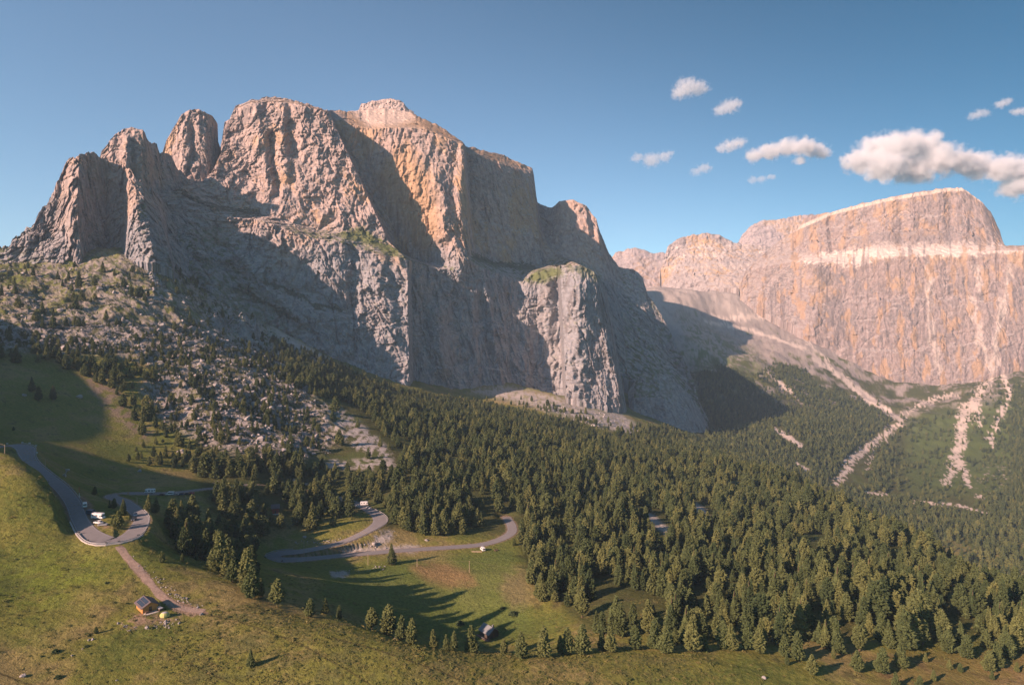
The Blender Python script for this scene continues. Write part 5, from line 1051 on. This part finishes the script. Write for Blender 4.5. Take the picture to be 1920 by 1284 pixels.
# poles and the cable
POLES = [(9,850,16,"at the left edge beside the uppermost bend"),(85,879,19,"on the shaded slope right of the road"),(257,947,15,"in the shade right of the cars, behind the hairpin"),(570,1040,23,"on the grass island of the lower hairpin"),(690,1059,20,"below the lower road by the stony bank"),(782,1062,14,"at the edge of the pasture right of the lone pine"),(880,1073,22,"standing on the reddish pasture")]
tops = []
for px, py, hp, lab in POLES:
    x, y, z = on_ground(px, py); h = hp / F * y
    t = thing("utility_pole", "thin timber pole " + lab, "pole", (x, y, z), 0, "timber poles of the power line")
    MB().cyl((0, 0, -0.5), (0, 0, h), 0.16, 0.11, 8).build("shaft", M_pole, t); MB().box(-.35, .35, -.05, .05, h - .35, h - .25).build("crossarm", M_pole, t)
    tops.append(np.array([x, y, z + h - 0.15]))
def cable(label, pa, pb, sag, rad=0.045):
    n_ = 17; q = []; b = MB()
    for i in range(n_):
        u = i / (n_ - 1); w = pa * (1 - u) + pb * u; q.append(w - np.array([0, 0, sag * 4 * u * (1 - u)]))
    for i in range(n_ - 1): b.cyl(q[i] - pa, q[i + 1] - pa, rad, k=5)
    tag(b.build("cable", M_pole, None, tuple(pa)), label, "cable", "spans of the power line")
pre = np.array(P(-90, 800, 470))
for a, b, lab, sg in ((pre, tops[0], "from the left edge to the pole at the uppermost bend", .5), (tops[0], tops[1], "along the road from the uppermost bend to the slope pole", .4), (tops[1], tops[2], "across the shaded slope down to the pole behind the hairpin", .8), (tops[2], tops[3], "through the wood from the hairpin to the lower bend", 1.2), (tops[3], tops[4], "from the lower hairpin island to the stony bank", .8), (tops[4], tops[5], "over the verge to the pasture edge", .5), (tops[5], tops[6], "over the pasture between two poles", .5), (tops[6], np.array(P(1050, 1075, 405)), "from the pasture into the wood on the right", .8)):
    cable("pale cable span " + lab, a, b, sg, 0.045 if a[0] < -170 else 0.016)
x, y, z = on_ground(148.5, 932); t = thing("marker_pole", "tall red and white snow pole at the roadside above the parking", "pole", (x, y, z))
MB().cyl((0, 0, -0.4), (0, 0, 2.4), .09, k=8).build("lower_band", M_white, t); MB().cyl((0, 0, 2.404), (0, 0, 5.8), .09, k=8).build("upper_band", M_red, t); MB().box(-.5, .5, -.4, .4, -.2, .5).build("foot", M_concrete, t)
x, y, z = on_ground(121, 893); t = thing("leaning_stand", "crooked grey metal stand with a box on top, on the shaded slope", "metal stand", (x, y, z))
MB().box(-1.0, .9, -.5, .5, -.4, 1.5, .1).build("base_box", M_steel, t); MB().cyl((0, 0, 1.2), (1.9, 0, 4.0), .42, .34, 8).build("stem", M_steel, t); MB().box(.9, 3.1, -.5, .5, 3.8, 5.0, .1).build("head_box", M_steel, t)

# ------------------------------------------------------------------ houses
def gable(t, L, D, hw, hr, wall, roofm, over=0.55):
    b = MB(); x, y = L / 2, D / 2
    b.add([(-x, -y, -1), (x, -y, -1), (x, y, -1), (-x, y, -1), (-x, -y, hw), (x, -y, hw), (x, y, hw), (-x, y, hw), (-x, 0, hr), (x, 0, hr)],
          [[0, 1, 5, 4], [2, 3, 7, 6], [1, 2, 6, 9, 5], [3, 0, 4, 8, 7], [4, 5, 9, 8], [6, 7, 8, 9]]); w = b.build("wall", wall, t)
    s = (hr - hw) / y; o = over; r = MB()
    for sg in (-1, 1):
        p = [(-x - o, 0, hr + .06), (x + o, 0, hr + .06), (x + o, sg * (y + o), hw - s * o + .06), (-x - o, sg * (y + o), hw - s * o + .06)]
        q = [(a, b_, c + .16) for a, b_, c in p]; r.add(p + q, [[0, 1, 2, 3], [7, 6, 5, 4], [0, 4, 5, 1], [1, 5, 6, 2], [2, 6, 7, 3], [3, 7, 4, 0]])
    return w, r.build("roof", roofm, t), s
gx_, gy_, gz_ = on_ground(276, 1141)
t = thing("wooden_hut", "wooden hut with rows of solar panels on its brown roof beside the dirt track", "hut", (gx_, gy_, gz_ + .1), R_(-44))
w, rf, s = gable(t, 7.6, 5.4, 2.2, 3.7, M_wood, M_roof, .7)
b = MB()
for i in range(6):
    for j in range(2):
        x0 = -3.4 + i * 1.15; y0 = -0.35 - j * 1.3; y1 = y0 - 1.15; zf_ = lambda yy: 3.7 + .25 + s * yy
        b = MB(); b.add([(x0, y0, zf_(y0)), (x0 + 1., y0, zf_(y0)), (x0 + 1., y1, zf_(y1)), (x0, y1, zf_(y1)), (x0, y0, zf_(y0) + .05), (x0 + 1., y0, zf_(y0) + .05), (x0 + 1., y1, zf_(y1) + .05), (x0, y1, zf_(y1) + .05)], [[3, 2, 1, 0], [4, 5, 6, 7], [0, 1, 5, 4], [1, 2, 6, 5], [2, 3, 7, 6], [3, 0, 4, 7]])
        b.build("solar_panel", M_panel, t)
MB().box(3.802, 3.86, -.5, .5, 0, 2.0).build("door", M_wooddark, t); MB().box(3.9, 6.2, -2.4, 2.2, -.4, .05).build("porch_deck", M_concrete, t)
MB().box(4.2, 5.0, -1.9, -.2, .055, .75).build("bench_table", M_wooddark, t); MB().box(-1.6, -.6, -2.76, -2.702, .9, 1.7).build("window", M_glass, t)
px_, py_, pz_ = on_ground(309, 1155)
t = thing("tent", "small yellow dome tent with a grey top right of the wooden hut", "tent", (px_, py_, pz_), .3)
def dome(r0, r1, k=12, rows=5):
    V = []; f = []
    for i in range(rows):
        a = r0 + (r1 - r0) * i / (rows - 1)
        for j in range(k):
            q = j / k * 2 * math.pi; rr = math.cos(a)**0.8 * (1 + .07 * math.cos(4 * q)); V.append((1.75 * rr * math.cos(q), 1.35 * rr * math.sin(q), 1.75 * math.sin(a)))
    for i in range(rows - 1):
        for j in range(k): f.append([i * k + j, i * k + (j + 1) % k, (i + 1) * k + (j + 1) % k, (i + 1) * k + j])
    return V, f
v, f = dome(0, 1.0); MB().add(v, f).build("fly_sheet", M_tent, t); v, f = dome(1.0, 1.55); MB().add(v, f).build("vent_top", M_tentgrey, t)
x, y, z = on_ground(917, 1190); t = thing("wooden_hut", "grey roofed hut in the shade behind the front row of pines", "hut", (x, y, z + .3), R_(-50))
M_shadewood = mat("shade darkened grey boards", (0.085, 0.07, 0.062), 0.85, var=.25, vscale=3)  # boards made darker and greyer: the hut's shade is put into their colour
w, rf, s = gable(t, 7.6, 6.2, 2.4, 4.6, M_shadewood, M_roofgrey, .7); MB().box(1.6, 2.3, .6, 1.3, 3.4, 5.4).build("chimney", M_roofgrey, rf)
MB().box(-4.2, 5.8, -5.4, -3.12, -1.2, -.1).build("terrace", M_wooddark, t); MB().box(-4.2, 5.8, -5.46, -5.36, .5, .65).build("railing", M_roofgrey, t); MB().box(3.802, 3.86, -.5, .5, 0, 2).build("door", M_wooddark, t)
x, y, z = on_ground(443, 928); t = thing("house", "small pale gabled house with red shutters and a dark roof by the upper road", "house", (x, y + 3, z), R_(72))
w, rf, s = gable(t, 7.0, 5.6, 3.4, 5.6, M_plaster, M_wooddark, .7)
for yy in (-1.5, 1.5): q = MB().box(-3.56, -3.502, yy - .45, yy + .45, 1.4, 2.6).build("window", M_glass, t); MB().box(-3.60, -3.53, yy - .8, yy - .46, 1.4, 2.6).build("shutter", M_red, q)
MB().box(-3.56, -3.502, -.5, .5, 3.6, 4.5).build("gable_window", M_red, t)
x, y, z = on_ground(514, 963); t = thing("cabin", "small red brown cabin with a pale roof among the pines", "cabin", (x, y + 2.5, z), R_(20))
M_redwood = mat("red stained boards", (0.30, 0.085, 0.06), 0.7, var=.2, vscale=3)
w, rf, s = gable(t, 5.0, 4.4, 4.2, 6.2, M_redwood, M_roof, .6); MB().box(-.5, .5, -2.26, -2.202, 0, 2.0).build("door", M_wooddark, t); MB().box(-2.6, 2.8, -3.8, -2.3, -.6, .05).build("porch_deck", M_concrete, t)
x, y, z = on_ground(894, 1034.5); t = thing("timber_beam", "long pale timber beam bordering the lay-by left of the white van", "timber", (x, y, z)); MB().cyl((-3.6, 0, .25), (3.6, -.3, .25), .3, .26, 10).build("log", M_pole, t); MB().cyl((-3.55, .5, .2), (3.3, .3, .2), .22, .2, 10).build("log", M_pole, t)
x, y, z = on_ground(930, 1032); t = thing("picnic_table", "weathered picnic table on the grass right of the white van", "table", (x, y, z), R_(35)); MB().box(-1.4, 1.4, -.5, .5, .70, .80).build("tabletop", M_wooddark, t)
for yy in (-.9, .9): MB().box(-1.4, 1.4, yy - .16, yy + .16, .40, .47).build("bench", M_wooddark, t)
for xx in (-1.0, 1.0): MB().box(xx - .06, xx + .06, -.95, .95, -.2, .70).build("leg", M_wooddark, t)
# stacked firewood and a water butt in the shade of the hut
x, y, z = on_ground(299, 1143); t = thing("wood_pile", "grey heap of covered firewood in the shade behind the wooden hut", "wood pile", (x, y, z), R_(-40))
MB().box(-1.6, 1.6, -.6, .6, -.2, 1.0, .05).build("logs", M_wooddark, t); MB().add([(-1.8, -.8, .9), (1.8, -.8, 1.0), (1.7, .8, 1.1), (-1.7, .8, .95), (0, 0, 1.45)], [[0, 1, 4], [1, 2, 4], [2, 3, 4], [3, 0, 4]]).build("tarpaulin", M_silver, t)

# ------------------------------------------------------------------ two walkers on the upper road verge
def person(label, loc, rz, shirt, stride):
    J = dict(pel=(0,0,.95,.13), belly=(0,0,1.12,.13), chest=(0,.01,1.36,.15), neck=(0,.0,1.52,.055), head=(0,.02,1.63,.09), crown=(0,.02,1.73,.075),
             hl=(.1,0,.9,.10), kl=(.11,.14*stride,.5,.065), al=(.11,.10*stride-.06,.09,.045), tl=(.11,.10*stride+.10,.03,.04), hr=(-.1,0,.9,.10), kr=(-.11,-.04*stride,.5,.065), ar=(-.11,-.25*stride,.10,.045), tr=(-.11,-.25*stride+.15,.03,.04),
             sl=(.19,0,1.44,.06), el=(.25,-.08*stride,1.16,.045), wl=(.25,.06,.92,.032), fl=(.25,.10,.83,.03), sr=(-.19,0,1.44,.06), er=(-.25,.06*stride,1.16,.045), wr=(-.25,.16,.95,.032), fr=(-.25,.2,.87,.03))
    E = [('pel','belly'),('belly','chest'),('chest','neck'),('neck','head'),('head','crown'),('pel','hl'),('hl','kl'),('kl','al'),('al','tl'),('pel','hr'),('hr','kr'),('kr','ar'),('ar','tr'),('chest','sl'),('sl','el'),('el','wl'),('wl','fl'),('chest','sr'),('sr','er'),('er','wr'),('wr','fr')]
    K = list(J); me = bpy.data.meshes.new("person"); me.from_pydata([J[k][:3] for k in K], [(K.index(a), K.index(b)) for a, b in E], []); o = obj("person", me, M_skin, None, loc); o.rotation_euler = (0, 0, rz)
    md_ = o.modifiers.new("skin", 'SKIN')
    for i, k in enumerate(K): me.skin_vertices[0].data[i].radius = (J[k][3], J[k][3])
    me.skin_vertices[0].data[0].use_root = True; o.modifiers.new("sub", 'SUBSURF').levels = 1; o.modifiers["sub"].render_levels = 2
    MB().cyl((0, 0, 1.0), (0, 0, 1.25), .19, .185, 12).cyl((0, .005, 1.25), (0, .01, 1.49), .185, .10, 12).build("shirt", shirt, o); MB().cyl((.1, .0, .98), (.115, .14 * stride, .48), .13, .09, 10).cyl((-.1, 0, .98), (-.115, -.04 * stride, .48), .13, .09, 10).build("shorts", M_blue, o)
    MB().cyl((0, .0, 1.64), (0, .0, 1.77), .10, .07, 10).build("hair", M_wooddark, o)
    tag(o, label, "person", "walkers beside the upper road")
person("person in a pink shirt standing left of the two beside the parked row", on_ground(343, 934), 2.6, M_cloth, .6); person("person in a pale shirt standing right of the two beside the parked row", on_ground(349, 934.5), 2.2, M_plaster, .9)

# ------------------------------------------------------------------ clouds: real bodies of vapour beyond the far mountains
def cloud(label, balls, dens, group, seed, Y=9000.0, flat=0.75, size=1.0, wisp=2.2):
    cores = []
    X0 = np.mean([b[0] for b in balls]); Z0 = np.mean([b[1] for b in balls]); c = np.array(P(X0, Z0, Y)); V = []; Fc = []; k = 0; r = np.random.default_rng(seed)
    base, fb = rock_geo_sphere
    for px, py, rp in balls:
        q = np.array(P(px, py, Y + r.uniform(-.6, .6) * rp / F * Y)) - c; s = rp / F * Y * 1.12
        cores.append((q, np.array([1.1, 1.0, flat]) * s / 1.12 * 1.05)); V.append(base * s * 1.2 * np.array([1.1, 1.0, flat]) + q); Fc.append(fb + k); k += len(base)
    me = mesh_np("cloud", np.concatenate(V), np.concatenate(Fc), True); o = obj("cloud", me, None, None, tuple(c)); tag(o, label, "cloud", group)
    rm = o.modifiers.new("join", 'REMESH'); rm.mode = 'VOXEL'; rm.voxel_size = max(b[2] for b in balls) / F * Y / 11
    m = bpy.data.materials.new("cloud vapour"); m.use_nodes = True; t = m.node_tree; t.nodes.remove(t.nodes["Principled BSDF"]); out = t.nodes["Material Output"]
    pv = t.nodes.new("ShaderNodeVolumePrincipled"); pv.inputs["Color"].default_value = (0.965, 0.985, 1, 1); pv.inputs["Anisotropy"].default_value = 0.0
    tc = t.nodes.new("ShaderNodeTexCoord"); n_ = t.nodes.new("ShaderNodeTexNoise"); n_.inputs["Scale"].default_value = 0.0075 / size; n_.inputs["Detail"].default_value = 6; n_.inputs["Roughness"].default_value = .60
    t.links.new(tc.outputs["Object"], n_.inputs["Vector"]); best = None
    for c_, sc_ in cores:                          # each puff thins out from its own middle
        a1 = t.nodes.new("ShaderNodeVectorMath"); a1.operation = 'SUBTRACT'; a1.inputs[1].default_value = tuple(c_); t.links.new(tc.outputs["Object"], a1.inputs[0])
        a2 = t.nodes.new("ShaderNodeVectorMath"); a2.operation = 'DIVIDE'; a2.inputs[1].default_value = tuple(sc_); t.links.new(a1.outputs[0], a2.inputs[0])
        a3 = t.nodes.new("ShaderNodeVectorMath"); a3.operation = 'LENGTH'; t.links.new(a2.outputs[0], a3.inputs[0])
        if best is None: best = a3.outputs["Value"]
        else:
            mm_ = t.nodes.new("ShaderNodeMath"); mm_.operation = 'SMOOTH_MIN'; mm_.inputs[2].default_value = 0.15; t.links.new(best, mm_.inputs[0]); t.links.new(a3.outputs["Value"], mm_.inputs[1]); best = mm_.outputs[0]
    m1 = t.nodes.new("ShaderNodeMath"); m1.operation = 'MULTIPLY_ADD'; m1.inputs[1].default_value = wisp; m1.inputs[2].default_value = 1.0 - wisp * 0.5; t.links.new(n_.outputs["Fac"], m1.inputs[0])
    m2 = t.nodes.new("ShaderNodeMath"); m2.operation = 'SUBTRACT'; t.links.new(m1.outputs[0], m2.inputs[0]); t.links.new(best, m2.inputs[1])
    mr = t.nodes.new("ShaderNodeMapRange"); mr.inputs[1].default_value = .06; mr.inputs[2].default_value = .55; mr.inputs[3].default_value = 0; mr.inputs[4].default_value = dens
    t.links.new(m2.outputs[0], mr.inputs[0]); t.links.new(mr.outputs[0], pv.inputs["Density"]); t.links.new(pv.outputs[0], out.inputs["Volume"])
    me.materials.append(m); return o
def _sph():
    v, f = rock_geo(1, 3); v = v / np.linalg.norm(v, axis=1)[:, None]; return v, f
rock_geo_sphere = _sph()
CG = "small fair weather clouds"
cloud("large white cumulus bank above the table mountain", [(1612,304,30),(1650,282,40),(1690,272,34),(1728,276,38),(1765,300,38),(1800,306,30),(1835,312,34),(1880,316,36),(1925,322,42),(1660,312,38),(1715,318,38),(1905,352,30),(1960,330,44)], .016, None, 1)
cloud("middle sized white cloud left of the large bank", [(1415,292,18),(1445,284,22),(1478,276,24),(1508,276,24),(1535,284,20),(1500,302,12)], .013, None, 2, size=.7)
for i, (lab, bl_, dn) in enumerate((("small cloud just left of the middle sized one", [(1352,279,9),(1368,274,13),(1386,268,11)], .008), ("uppermost little cloud left of the middle", [(1272,176,12),(1290,164,19),(1308,166,16),(1275,154,6)], .006), ("little cloud below and right of the uppermost one", [(1350,208,11),(1368,200,15),(1380,194,10)], .006),
        ("thin wisp of cloud at the left", [(1195,296,10),(1222,300,15),(1245,294,12),(1257,288,7)], .005), ("tiny cloud low between the left wisp and the middle cloud", [(1305,322,9),(1320,316,11)], .005), ("faint low wisp under the middle sized cloud", [(1412,338,8),(1428,336,8),(1446,332,7)], .005),
        ("tiny left cloud of the upper right trio", [(1825,218,8),(1838,213,10),(1848,214,7)], .006), ("round tiny cloud of the upper right trio", [(1876,196,9),(1886,192,9)], .007), ("cloud of the trio cut by the right edge", [(1904,210,8),(1916,209,9)], .007))):
    cloud(lab, [(a_, b_, c_ * 1.25) for a_, b_, c_ in bl_], dn, CG, 10 + i, size=.40, wisp=2.4)

# ------------------------------------------------------------------ haze of the valley air
zl = min(float(ground_v[:, 2].min()), -700.0) - 1
hz_b = MB().box(-9300, 6700, -60, 5300, min(zl, -1600), 790).build("haze", None)
tag(hz_b, "thin bluish evening haze filling the valley air", "haze", kind="stuff")
m = bpy.data.materials.new("valley air"); m.use_nodes = True; t = m.node_tree; t.nodes.remove(t.nodes["Principled BSDF"])
pv = t.nodes.new("ShaderNodeVolumePrincipled"); pv.inputs["Color"].default_value = (0.56, 0.77, 1.0, 1); pv.inputs["Density"].default_value = 0.00006; t.links.new(pv.outputs[0], t.nodes["Material Output"].inputs["Volume"]); hz_b.data.materials.append(m)
